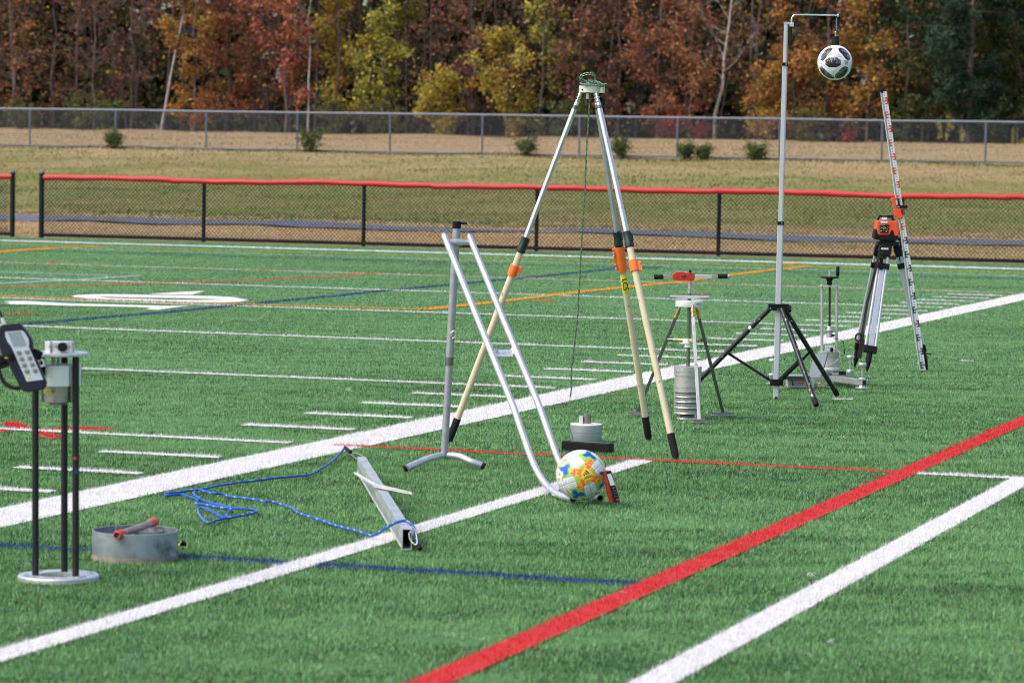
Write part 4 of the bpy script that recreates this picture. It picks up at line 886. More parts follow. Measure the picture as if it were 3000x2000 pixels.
# straight part from the top to ~0.3 m before the end, then a bend to level
def rail(off):
    out = []
    for x, y in [(350, 120), (437, 336), (524, 552), (612, 768), (700, 985), (735, 1085), (768, 1180), (800, 1268), (835, 1340), (880, 1402), (940, 1447), (1010, 1478)]:
        d = ray(1100 + x / 1.7425, 620 + y / 1.7425); k = d.x / d.y; dx, dy = foot1.x - t1.x, foot1.y - t1.y
        q = (k * t1.y - t1.x) / (dx - k * dy); Y = t1.y + dy * q; z = CAM_H + d.z / d.y * Y
        out.append(Vector((t1.x + dx * q, Y, max(z, 0.0105))) + off)
    return spline(out, 0.03)
for off in (Vector((0, 0, 0)), perp):
    tp = rail(off); MB().tube(tp, 0.0155, 20, cap=False).build('rail', ALU_W, rm, angle=60)
    MB().cyl(tp[0] + (tp[0] - tp[1]).normalized() * 0.004, tp[0] - (tp[0] - tp[1]).normalized() * 0.006, 0.0158, n=20).build('end_cap', mat('grey_cap', (0.2, 0.2, 0.22), 0.5), rm)
    e = tp[-1]; MB().lathe(e, [(0.0122, -0.03), (0.0122, 0.0005), (0.0157, 0.0005), (0.0157, -0.004)], 20, hd).build('rail_mouth', mat('tube_bore', (0.12, 0.12, 0.12), 0.7), rm)
pc = (t1 + perp * 0.45) + Z_ * 0.0
a, b = t1 + Vector((0.0, 0, -0.035)) + hd * 0.012, t1 + perp + Vector((0, 0, -0.035)) + hd * 0.012
MB().cyl(a, b, 0.013, n=18).cyl(a + (b - a) * .38, a + (b - a) * .68, 0.0165, n=18).build('top_crossbar', ALU_W, rm)
ptop = at(1338, 662, RYb); pbot = Vector((rf.x, RYb, 0.045))
MB().cyl(pbot, pbot + (ptop - pbot) * 0.41, 0.0175, n=20).build('post_lower', ALU_D, rm)
MB().cyl(pbot + (ptop - pbot) * 0.41, ptop, 0.0190, n=20).build('post_upper', ALU_D, rm)
MB().cyl(pbot + (ptop - pbot) * 0.395, pbot + (ptop - pbot) * 0.43, 0.0205, n=20).build('post_collar', STEEL_D, rm)
MB().cyl(ptop + Z_ * (-0.012), ptop + Z_ * 0.022, 0.021, n=20).box(ptop + Vector((0.034, 0, 0.012)), (0.03, 0.012, 0.01)).build('post_cap', BLACK, rm)
w = pbot + (ptop - pbot) * 0.53; MB().cyl(w + Vector((0.0, -0.02, 0)), w + Vector((0.0, -0.032, 0)), 0.009, n=10).tube(spline([w + Vector((0.006, -.03, -.02)), w + Vector((.024, -.034, -.008)), w + Vector((.018, -.034, .018)), w + Vector((.0, -.032, .006))], .004), .0035, 8).build('wing_bolt', STEEL, rm)
l, mid, rr_ = ground(1190, 1377), at(1301, 1345, RYb), ground(1412, 1369)
fpts = [Vector((l.x, l.y, 0.010)), Vector((l.x + (mid.x - l.x) * .35, l.y + (mid.y - l.y) * .35, 0.030)), Vector((l.x + (mid.x - l.x) * .62, (l.y + mid.y) / 2, 0.046)), Vector((mid.x, mid.y, 0.048)), Vector((mid.x + (rr_.x - mid.x) * .42, (rr_.y + mid.y) / 2, 0.047)), Vector((mid.x + (rr_.x - mid.x) * .68, rr_.y, 0.030)), Vector((rr_.x, rr_.y, 0.010))]
MB().tube(spline(fpts, 0.015), 0.0165, 20).build('foot_bar', ALU_W, rm, angle=60)
for p, s in ((fpts[0], -1), (fpts[-1], 1)): MB().cyl(p, p + Vector((s * 0.010, -0.003, -0.005)), 0.0172, n=18).build('foot_cap', BLACK, rm)
# brace plate between rails at half height
tp = rail(Vector((0, 0, 0))); bz = CAM_H - (1040 - 470) * (t1.y + (foot1.y - t1.y) * .52) / FPX
fb = min(range(len(tp)), key=lambda i: abs(tp[i].z - bz)); bp0 = tp[fb] + (tp[fb - 1] - tp[fb]) * ((bz - tp[fb].z) / max(1e-6, tp[fb - 1].z - tp[fb].z))
u = perp.normalized(); W = 0.128
ta1 = (hd * 0.45 - Z_ * 0.89).normalized(); tn1 = u.cross(ta1).normalized(); MB().box(bp0 + u * W * 0.48 - Z_ * 0.012, (W * 0.74, 0.034, 0.004), (u, ta1, tn1)).beam(bp0 + u * W * 0.84 - Z_ * .012, bp0 + u * W * 0.98 + Z_ * 0.010, 0.004, 0.034, ta1).build('brace_plate', mat('bright_plate', (0.72, 0.72, 0.76), 0.35, 0.5), rm)
MB().cyl(bp0 + u * .03 - Z_ * .022, bp0 + u * .03 + Z_ * .004, 0.004, n=10).box(bp0 + u * .03 + Z_ * .004, (.012, .003, .009), (u, hd, Z_)).build('brace_screw', STEEL, rm)
text_mb('50 mm 10', bp0 + u * W * .5 - Z_ * 0.0096, u, -hd, 0.016).build('plate_lettering', mat('grey_print', (0.22, 0.23, 0.23), 0.5), rm, smooth=False)
p = Vector((foot1.x, foot1.y, 0.006)) - hd * 0.19; MB().box(p + perp * .5 + Z_ * .002, (0.16, 0.035, 0.004), (u, hd, Z_)).build('base_plate', WHITE, rm)

# ------------------------------------------------------------------ coloured football
def sphere_cols(n, m, R, fn, name, center, parent, rot):
    th_ = np.linspace(0, np.pi, m + 1); ph = np.linspace(0, 2 * np.pi, n, endpoint=False)
    TH, PH = np.meshgrid(th_, ph, indexing='ij'); D = np.stack([np.sin(TH) * np.cos(PH), np.sin(TH) * np.sin(PH), np.cos(TH)], -1).reshape(-1, 3)
    col, dep = fn(D @ rot)       # rot columns = ball axes in world space
    V = D * (R - dep[:, None]); i = np.arange((m + 1) * n).reshape(m + 1, n)
    F = np.stack([i[:-1].ravel(), i[1:].ravel(), np.roll(i[1:], -1, 1).ravel(), np.roll(i[:-1], -1, 1).ravel()], 1)
    me = fast_mesh(name, V + np.array(center) - np.array(parent['_o']), F, col, True); me.materials.append(PRINT)
    o = bpy.data.objects.new(name, me); C.objects.link(o); o.parent = parent; o['_o'] = parent['_o']; return o
def hash2(a, b): x = np.sin(a * 127.1 + b * 311.7) * 43758.5453; return x - np.floor(x)
def ball_one(D):
    # D in (axis through the star, tangent right, tangent up); the far side repeats the near side
    c = D[:, 0]; back_ = c < 0; x, y = D[:, 1], D[:, 2]; rho = np.arccos(np.clip(np.abs(c), 0, 1)); th_ = np.arctan2(y, np.where(back_, -x, x))
    px_, py_ = rho * np.cos(th_), rho * np.sin(th_)
    n1 = np.sin(px_ * 9 + 2.5 * np.sin(py_ * 6)) * 0.5 + np.sin(py_ * 14 + 2.5 * np.sin(px_ * 9 + 1)) * 0.5; n2 = np.sin(px_ * 26 + 3 * np.sin(py_ * 17)) * np.sin(py_ * 23 + 2)
    blue = np.array([0.015, 0.07, 0.46]); teal = np.array([0.03, 0.32, 0.36]); lime = np.array([0.30, 0.56, 0.05]); orange = np.array([0.85, 0.15, 0.02]); yel = np.array([0.82, 0.58, 0.06]); wh = np.array([0.70, 0.70, 0.76])
    col = np.zeros((len(D), 3)); col[:] = lime; col = np.where((n1 > 0.45)[:, None], lime * 0.8 + yel * 0.1, col)
    far_ = rho > 1.02; col = np.where(far_[:, None], wh, col); col = np.where((far_ & (n1 > 0.55))[:, None], orange * 0.8 + yel * 0.2, col); col = np.where((far_ & (n1 < -0.7))[:, None], lime, col)
    dep = np.zeros(len(D)); arms = [rad(78), rad(166), rad(250), rad(-22)]
    for t in arms:
        bx2, by2 = px_ - 0.98 * np.cos(t), py_ - 0.98 * np.sin(t); rb = np.hypot(bx2, by2); tb_ = np.arctan2(by2, bx2); rr3 = 0.20 + 0.09 * np.cos(3 * (tb_ - t)) + 0.05 * n1
        col = np.where((rb < rr3 + 0.07)[:, None], teal, col); col = np.where((rb < rr3)[:, None], blue, col)
    star = np.zeros(len(D), bool)
    for t in arms:
        al = px_ * np.cos(t) + py_ * np.sin(t); ac = np.abs(-px_ * np.sin(t) + py_ * np.cos(t)); L = 0.68 + 0.05 * n1
        star |= (al > 0) & (al < L) & (ac < 0.16 + 0.10 * np.abs(al - 0.25) / 0.4 * (al > 0.25) * (1 - al / L) + 0.035 * n2)
    star |= rho < 0.27
    col = np.where(star[:, None], np.where((n2 > 0.42)[:, None], yel, orange), col)
    col = np.where((rho < 0.235)[:, None], yel, col)
    for t, d, tilt in ((rad(126), 0.72, 0.0), (rad(33), 0.64, 0.1), (rad(209), 0.80, -0.1), (rad(-70), 0.66, 0.1), (rad(122), 1.34, 0), (rad(30), 1.30, 0), (rad(208), 1.38, 0), (rad(-68), 1.28, 0)):
        q = t + tilt; u_ = (px_ - d * np.cos(t)) * np.cos(q) + (py_ - d * np.sin(t)) * np.sin(q); v_ = -(px_ - d * np.cos(t)) * np.sin(q) + (py_ - d * np.sin(t)) * np.cos(q)
        ins = (np.abs(u_) < 0.29) & (np.abs(v_) < 0.27 + 0.10 * u_); rim = ins & ((np.abs(v_) < 0.014) | (np.abs(np.abs(v_) - 0.27 - 0.10 * u_) < 0.014) | (np.abs(np.abs(u_) - 0.29) < 0.014))
        scr = ins & (hash2(np.floor(u_ * 34), np.floor(v_ * 34)) > 0.74) & (np.abs(np.abs(v_) - 0.12) < 0.07) & (np.abs(u_) < 0.19)
        col = np.where(ins[:, None], wh, col); col = np.where(scr[:, None], wh * 0.62, col); col = np.where(rim[:, None], wh * 0.4, col); dep = np.where(rim, 0.0012, dep)
    return np.clip(col, 0, 1), dep
BR = 0.11
b1c = at(1702.5, 1391, 13.88)
b1 = thing('colourful_football', 'white football with orange star and blue green flames on the ramp end', 'football', (b1c.x, b1c.y, b1c.z - BR))
vd = (Vector((0, 0, CAM_H)) - b1c).normalized(); rx_ = vd.cross(Z_).normalized() * -1; ry_ = vd.cross(rx_)
if ry_.z < 0: ry_ = -ry_
sdir = (rx_ * 0.23 + ry_ * 0.02 + vd * 0.97).normalized()
ang = rad(0); t_ = (rx_ - sdir * rx_.dot(sdir)).normalized(); n_ = sdir.cross(t_)
ax1 = t_ * math.cos(ang) + n_ * math.sin(ang); ax2 = sdir.cross(ax1)
rot = np.array([list(sdir), list(ax1), list(ax2)]).T
sphere_cols(260, 130, BR, ball_one, 'ball_skin', b1c, b1, rot)
def wrap(mb, c, R):
    for i, v in enumerate(mb.v): mb.v[i] = c + (v - c).normalized() * R
    return mb
tx = (t_ * math.cos(rad(22)) + n_ * math.sin(rad(22))); tx = tx if tx.dot(rx_) > 0 else -tx; ty = tx.cross(sdir) * -1
ty = sdir.cross(tx)
wrap(text_mb('adidas', b1c + sdir * BR - ty * 0.010 + tx * 0.002, tx, ty, 0.0155, 0), b1c, BR + 0.0005).build('wordmark', MARK_B, b1, smooth=False)
m = MB()
for k, (w_, h_) in enumerate(((0.0055, 0.008), (0.006, 0.014), (0.0065, 0.021))):
    base_ = b1c + sdir * BR + tx * (-0.013 + k * 0.0098) + ty * 0.0; sk = -0.42
    c4_ = [base_, base_ + tx * w_, base_ + tx * (w_ + sk * h_) + ty * h_, base_ + tx * (sk * h_) + ty * h_]; o = len(m.v)
    for i in range(5):
        for j in (0, 1): m.v.append(c4_[0 if j == 0 else 1] + (c4_[3 if j == 0 else 2] - c4_[0 if j == 0 else 1]) * i / 4)
    m.f += [(o + 2 * i, o + 2 * i + 1, o + 2 * i + 3, o + 2 * i + 2) for i in range(4)]
wrap(m, b1c, BR + 0.0006).build('three_bar_mark', MARK_B, b1, smooth=False)

# laser distance meter leaning on the ball
MY = 13.76
mp = lambda x, y, dy: ZB(x, y, MY + dy)
lm = thing('laser_distance_meter', 'small red and black handheld meter leaning on the colourful football', 'meter', mp(1000, 1430, 0))
F4 = [mp(840, 990, 0.016), mp(938, 976, 0.016), mp(1068, 1420, 0), mp(960, 1446, 0)]; bk = Vector((-0.017, 0.020, 0.003))
MB().prism(F4[::-1], bk).build('body', RED, lm, bevel=0.004, angle=50)
MB().prism([mp(852, 1000, 0.0155), mp(936, 985, 0.0155), mp(1058, 1400, -0.001), mp(972, 1425, -0.001)][::-1], (0, -0.003, 0)).build('front_panel', BLACK, lm, bevel=0.001)
MB().prism([mp(872, 1020, 0.011), mp(932, 1012, 0.011), mp(990, 1172, 0.006), mp(925, 1188, 0.006)][::-1], (0, -0.002, 0)).build('screen', LCD_L, lm, smooth=False)
MB().prism([mp(780, 995, 0.03), mp(840, 985, 0.014), mp(935, 974, 0.014), mp(945, 1010, 0.013), mp(850, 1022, 0.013), mp(790, 1030, 0.03)][::-1], (-.002, 0.02, 0.001)).build('top_cap', BLACK, lm, bevel=0.002)
hx2 = (F4[1] - F4[0]).normalized(); hv2 = (F4[0] - F4[3]).normalized()
btn = mat('button_blue_grey', (0.10, 0.11, 0.14), 0.5)
c0 = mp(973, 1212, 0.0015); MB().box(c0, (0.0065, 0.0085, 0.003), (hx2, hv2, hx2.cross(hv2))).build('red_button', RED, lm, bevel=0.001)
for rI in range(4):
    for cI in (-1, 0, 1):
        if rI == 0 and cI == 0: continue
        q = mp(985 + rI * 11 + cI * 26, 1218 + rI * 38 - cI * 4, 0.0015 - rI * 0.0016); MB().box(q, (0.0042, 0.0036, 0.003), (hx2, hv2, hx2.cross(hv2))).build('button', btn, lm)
q = mp(1030, 1388, -0.0055); MB().box(q, (0.016, 0.008, 0.003), (hx2, hv2, hx2.cross(hv2))).build('lower_trim', RED, lm, bevel=0.002)

# ------------------------------------------------------------------ black battery box and round weight
q0, q1_ = ground(1645, 1313), ground(1783, 1322); wd = (q1_ - q0); wd.z = 0; wl_ = wd.normalized(); wn_ = Z_.cross(wl_)
bb = thing('black_box', 'long flat black box lying in front of the round silver weight', 'case', (q0.x, q0.y, 0))
bc = q0 + wd / 2 + wn_ * 0.03
bz0 = -0.01
MB().box(Vector((bc.x, bc.y, 0.013)), (wd.length + .006, 0.055, 0.050), (wl_, wn_, Z_)).build('case', BLACK, bb, bevel=0.004)
MB().box(Vector((bc.x, bc.y, 0.039)), (wd.length * 0.70, 0.04, 0.003), (wl_, wn_, Z_)).build('lid', mat('satin_black', (0.02, 0.02, 0.024), 0.3), bb, bevel=0.001)
for s in (-1, 1): MB().box(Vector((bc.x, bc.y, 0.0395)) + wl_ * s * wd.length * 0.42, (wd.length * 0.13, 0.045, 0.004), (wl_, wn_, Z_)).build('end_pad', mat('satin_black', (0.02, 0.02, 0.024), 0.3), bb, bevel=0.001)
wc = at(1717, 1282, 16.98); wc.z = 0
rw = thing('round_weight', 'round silver drum weight with white top and steel boss', 'weight', wc)
MB().lathe(wc, [(0.0, -0.01), (0.078, -0.01), (0.082, 0.01), (0.0835, 0.040), (0.0835, 0.041), (0.081, 0.0425), (0.0838, 0.044), (0.0838, 0.082), (0.082, 0.084)], 56).build('drum', mat('satin_silver', (0.38, 0.40, 0.44), 0.4, 0.6, 0.04, 20), rw, angle=35)
MB().lathe(wc, [(0.0842, 0.082), (0.0842, 0.0865), (0.083, 0.088), (0.0, 0.088)], 56).build('top_plate', NYLON, rw, angle=35)
MB().lathe(wc + Vector((0.004, 0, 0.088)), [(0.0212, 0), (0.0212, 0.049), (0.019, 0.051), (0.012, 0.051), (0.012, 0.03), (0, 0.03)], 32).build('boss', mat('bronzed_steel', (0.30, 0.26, 0.23), 0.35, 0.8, 0.15, 40), rw, angle=35)
MB().box(wc + Vector((-0.028, -0.008, 0.088 + .02)), (0.019, 0.022, 0.040)).build('block', WHITE, rw, bevel=0.001)
m = MB()
for a in (20, 75, 130, 200, 250, 300): m.cyl(wc + Vector((0.06 * math.cos(rad(a)), 0.06 * math.sin(rad(a)), 0.087)), wc + Vector((0.06 * math.cos(rad(a)), 0.06 * math.sin(rad(a)), 0.0892)), 0.005, n=10)
m.build('plate_screws', mat('brownish_screw', (0.25, 0.2, 0.14), 0.5, 0.5), rw)

# ------------------------------------------------------------------ large tripod
TY = 16.65
head = at(1729, 262, TY)
feet = [ground(1316, 1290), ground(1900, 1283), ground(1980, 1340)]
tr = thing('large_tripod', 'tall tripod with silver upper legs, cream lower legs and orange clamps', 'tripod', Vector((head.x, head.y, 0)))
hub = MB(); hub.lathe(head - Z_ * 0.0175, [(0, 0), (0.056, 0), (0.058, 0.002), (0.058, 0.033), (0.056, 0.035), (0, 0.035)], 40)
hub.build('head', NYLON_Y, tr, angle=30)
hole_mat = mat('hole_dark', (0.015, 0.013, 0.012), 0.8)
MB().cyl(head + Vector((-0.040, -0.0425, -0.004)), head + Vector((-0.040, -0.0445, -0.004)), 0.0052, n=14).build('bolt_hole', hole_mat, tr)
MB().box(head + Vector((0.058, -0.02, -0.001)), (0.026, 0.03, 0.036), (Vector((.9, -.42, 0)).normalized(), Vector((.42, .9, 0)).normalized(), Z_)).build('head_lug', NYLON_Y, tr, bevel=0.001)
MB().cyl(head + Vector((-0.012, -0.012, -0.018)), head + Vector((-0.012, -0.012, -0.05)), 0.008, n=14).build('centre_fitting', STEEL, tr)
joints = [at(1544, 682, None or 16.65), at(1807, 680, TY), at(1837, 688, TY)]
pivot = [at(1694, 272, TY), at(1742, 270, TY), at(1749, 268, TY)]
for i, (F, P0) in enumerate(zip(feet, pivot)):
    F = Vector((F.x, F.y, 0.0)); d2 = Vector((F.x - head.x, F.y - head.y, 0)).normalized()
    P = head + d2 * 0.048 - Z_ * 0.012
    ax = (F - P); L = ax.length; ax = ax / L
    pj = [0.42, 0.40, 0.395][i]
    # steel ball joint fittings
    m = MB(); 
    m.lathe(P + ax * 0.0, [(0.006, -0.005), (0.009, 0.0), (0.010, 0.02), (0.006, 0.024), (0.006, 0.028), (0.0115, 0.03), (0.0115, 0.036), (0.007, 0.038), (0.007, 0.045), (0.0105, 0.047), (0.0105, 0.056), (0.0075, 0.058), (0.012, 0.064), (0.012, 0.078), (0.008, 0.08)], 18, ax).build('swivel_fitting', CHROME, tr)
    MB().lathe(P + ax * 0.078, [(0.009, 0), (0.0125, 0.004), (0.0125, 0.018), (0.013, 0.02)], 14, ax).build('plug', STEEL_D, tr)
    a0 = P + ax * 0.095; a1 = P + ax * (L * pj)
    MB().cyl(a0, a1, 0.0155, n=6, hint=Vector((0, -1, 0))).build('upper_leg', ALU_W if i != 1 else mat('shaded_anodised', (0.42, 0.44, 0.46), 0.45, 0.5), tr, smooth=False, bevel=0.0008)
    if i == 2 or i == 0:
        hm_ = MB(); side = Vector((0, -1, 0)) - ax * Vector((0, -1, 0)).dot(ax); side.normalize()
        for q in ((0.12, 0.15, 0.28, 0.36, 0.5, 0.66, 0.82) if i == 2 else (0.115,)):
            c = P + ax * (L * pj * q) + side * 0.0135; hm_.cyl(c, c + side * 0.0012, 0.003, n=10)
        hm_.build('pin_holes', hole_mat, tr)
    b0, b1_ = a1 - ax * 0.012, a1 + ax * 0.075
    m = MB().lathe(b0, [(0.016, 0), (0.0215, 0.003), (0.0215, 0.055), (0.0235, 0.058), (0.0235, 0.082), (0.018, 0.086)], 20, ax)
    m.box(b0 + ax * 0.03 + Vector((0.018, -0.010, 0)), (0.012, 0.014, 0.04), frame(ax)); m.build('lever_lock', GREENBLACK, tr)
    MB().tube([b1_ - ax * 0.005, P + ax * (L - 0.10)], 0.0175, 22).build('lower_leg', CREAM, tr)
    MB().tube([P + ax * (L - 0.125), P + ax * (L - 0.01), P + ax * (L + 0.01)], [0.0198, 0.0185, 0.012], 20).build('rubber_foot', RUBBER, tr)
    if i == 1:
        c0, c1 = b1_ + ax * 0.0, b1_ + ax * 0.135
        MB().lathe(c0, [(0.018, 0), (0.0265, 0), (0.0265, 0.135), (0.018, 0.135)], 22, ax).beam(c0 + ax * .01 + Vector((-0.03, -0.005, 0)), c1 - ax * .01 + Vector((-0.028, -0.005, 0)), 0.018, 0.012, Y_).build('clamp', ORANGE, tr, bevel=0.0012, label='tall orange clamp sleeve')
        m = MB()
        for q in (0.035, 0.05, 0.1, 0.122): m.cyl(c0 + ax * q + Vector((-0.036, -0.014, 0)), c0 + ax * q + Vector((-0.03, -0.022, 0)), 0.0048, n=10)
        m.build('clamp_screws', STEEL, tr)
        yt0 = b1_ + ax * 0.155; yl = 0.10
        MB().lathe(yt0, [(0.0178, 0), (0.0181, 0.001), (0.0181, yl), (0.0178, yl + .001)], 20, ax).build('yellow_tape', YELLOW, tr)
        side = (Vector((0, -1, 0)) - ax * Vector((0, -1, 0)).dot(ax)).normalized()
        text_mb('LC5', yt0 + ax * (yl * .5) + side * 0.0186, ax, side.cross(ax), 0.040).build('tape_lettering', MARK_B, tr, smooth=False)
    else:
        q0c = 0.125 if i == 0 else 0.085
        c0 = b1_ + ax * (0.070 if i == 0 else 0.068)
        MB().lathe(c0, [(0.018, 0), (0.0245, 0), (0.0245, 0.058), (0.018, 0.058)], 22, ax).beam(c0 + ax * .004 + Vector((0.031 if i == 0 else 0.028, -0.008, 0)), c0 + ax * .054 + Vector((0.030 if i == 0 else .028, -0.008, 0)), 0.02, 0.014, Y_).build('clamp', ORANGE, tr, bevel=0.0012)
        m = MB()
        for q in (0.010, 0.048): m.cyl(c0 + ax * q + Vector((0.034, -0.014, 0)), c0 + ax * q + Vector((0.034, -0.022, 0)), 0.0042, n=10)
        m.build('clamp_screws', STEEL, tr)
# rope: coil on the head, plumb line to the turf
g1, g2 = (0.05, 0.16, 0.065), (0.42, 0.52, 0.36)
tq = lambda x, y, dy=0: ZT(x, y, TY - 0.02 + dy)
cl_ = thing('green_rope', 'thin green flecked rope coiled on the large tripod head and hanging to the turf', 'rope', Vector((head.x, head.y, head.z + 0.02)))
coil = [tq(700, 720, .03), tq(660, 620, .02), tq(660, 520), tq(740, 430), tq(900, 385), tq(1060, 395, .02), tq(1160, 460, .03), tq(1170, 560, .03), tq(1165, 640, .02), tq(1300, 680, 0), tq(1360, 730, -.02), tq(1200, 770, -.04), tq(1500, 740, -.01), tq(1490, 765, -.03), tq(1300, 800, -.05), tq(1000, 790, -.05), tq(810, 780, -.04),
        tq(900, 760, .02), tq(1200, 790, .04), tq(1430, 825, -.03), tq(1300, 830, -.05)]
rope('coil', spline(coil, 0.004), 0.0034, g1, g2, cl_, 8, 4, (0, 1, 4, 5))
coil2 = [tq(715, 640, .01), tq(700, 560, .0), tq(760, 480, -.01), tq(950, 440, 0), tq(1100, 470, .01), tq(1145, 540, .02), tq(1120, 640, .02), tq(1000, 600, 0), tq(900, 640, -.02), tq(820, 630, 0), tq(750, 560, 0), tq(740, 600, .01), tq(850, 640, .02), tq(900, 700, -.03), tq(1050, 680, -.04), tq(1280, 720, -.02)]
rope('coil', spline(coil2, 0.004), 0.0030, g1, g2, cl_, 8, 4, (0, 1, 4, 5))
MB().tube(spline([tq(760, 680, .02), tq(670, 720, -.01), tq(760, 750, -.035), tq(1000, 745, -.04), tq(1220, 700, -.02), tq(1150, 645, .02), tq(900, 665, .03), tq(760, 680, .02)], 0.005), 0.0040, 8).build('grey_loop', mat('grey_rope', (0.17, 0.17, 0.20), 0.7), cl_)
hr = [Vector((head.x + 0.0, head.y, head.z - 0.02))] + [Z4(x, y, TY) for x, y in ((618, 260), (605, 470), (597, 640), (590, 830), (578, 1000), (566, 1200), (556, 1400), (545, 1568))]
hr += [Z3(x, y, TY) for x, y in ((1038, 480), (1020, 650), (1003, 790), (1000, 850), (1000, 905), (994, 945))]
rope('hanging_line', spline(hr, 0.008), 0.0042, (0.045, 0.10, 0.05), (0.22, 0.28, 0.17), cl_, 8, 4, (0, 1, 4, 5))
hr2 = [hr[-1], Z3(988, 985, TY), Z3(982, 1030, TY), Z3(985, 1080, TY), Vector((wc.x - 0.07, wc.y - 0.10, 0.01))]
rope('slack_end', spline(hr2, 0.008), 0.0016, (0.12, 0.25, 0.10), g2, cl_, 6, 4, (0, 3))

# ------------------------------------------------------------------ torque wrench stand with stacked weights
SY = 18.62
cp0 = ground(2012, 1218); cp0 = Vector((at(2013, 1200, SY).x, SY, 0))
ts_ = thing('torque_stand', 'steel tripod stand with white collar, brass fittings and stacked round weights', 'test stand', cp0)
zz = lambda y: CAM_H - (750 + y / 3.075 - 474.7) * SY / FPX      # height of zoom row y on the stand's axis
axp = lambda z: Vector((at(2021, 474.7 + (CAM_H - z) * FPX / SY, SY).x * 0 + cp0.x + 0.0, SY, z))
rW = 0.0798
MB().lathe(axp(0), [(0, zz(1470)), (0.058, zz(1470)), (0.061, zz(1466)), (0.059, zz(1452)), (0, zz(1450))], 44).build('test_foot', STEEL, ts_)
MB().lathe(axp(0), [(0.04, zz(1455)), (0.041, zz(1430)), (0.035, zz(1425)), (0.03, zz(1420))], 32).build('spindle', STEEL_D, ts_)
lay = [(1418, 1380, 1), (1368, 1330, 1), (1315, 1280, 1), (1270, 1235, 1), (1222, 1184, 0), (1182, 1148, 0), (1075, 1040, 0), (1038, 992, 0)]
for y0, y1, rib in lay:
    a, b = zz(y0), zz(y1)
    pr_ = [(0, a), (rW * .93, a), (rW * .985, a + .003), (rW * .95, a + 0.008), (rW * .95, b - 0.008), (rW * 1.0, b - .004), (rW, b - .001), (rW * .96, b), (0, b)] if rib else [(0, a), (rW - .001, a), (rW, a + .001), (rW, b - .001), (rW - .0015, b), (0, b)]
    MB().lathe(axp(0), pr_, 48).build('weight', STEEL, ts_, angle=28)
MB().lathe(axp(0), [(rW * .955, zz(1150)), (rW * .955, zz(1072))], 48).build('weight_body', STEEL, ts_)
for y in (1374, 1322, 1275, 1229): MB().lathe(axp(0), [(rW * .86, zz(y + 8)), (rW * .86, zz(y - 8))], 40).build('spacer', STEEL_D, ts_)
a_ = rad(258); lb = MB()
for i in range(5):
    q = [rad(240 + i * 9), rad(240 + (i + 1) * 9)]; o = len(lb.v); lb.v += [axp(0) + Vector((math.cos(a) * rW * .957, math.sin(a) * rW * .957, z)) for a, z in ((q[0], zz(1308)), (q[1], zz(1308)), (q[1], zz(1290)), (q[0], zz(1290)))]; lb.f.append((o, o + 1, o + 2, o + 3))
lb.build('paper_label', WHITE, ts_)
text_mb('10 kg', axp(0) + Vector((-0.012, -rW * .962, zz(1299))), X_, Z_, 0.009).build('label_lettering', BLUE, ts_, smooth=False)
MB().cyl(axp(zz(1000)), axp(zz(330)), 0.0105, n=20).build('shaft', STEEL_D, ts_)
MB().cyl(axp(zz(330)), axp(zz(232)), 0.0115, n=20).build('socket', STEEL, ts_)
MB().cyl(axp(zz(300)), axp(zz(292)), 0.0128, n=20).build('socket_ring', CHROME, ts_)
MB().lathe(axp(0), [(0.03, zz(452)), (0.0805, zz(452)), (0.0815, zz(449)), (0.0815, zz(402)), (0.08, zz(399)), (0.012, zz(399))], 44).build('collar', NYLON, ts_, angle=30)
text_mb('WASET', axp(0) + Vector((0.053, -0.0635, zz(425))), (0.77, 0.64, 0), Z_, 0.013).build('collar_lettering', mat('grey_print', (0.22, 0.23, 0.23), 0.5), ts_, smooth=False)
MB().cyl(axp(zz(366)) + Vector((-0.115, -0.018, 0)), axp(zz(366)) + Vector((0.113, -0.018, 0)), 0.0100, n=18).build('cross_handle', STEEL, ts_)
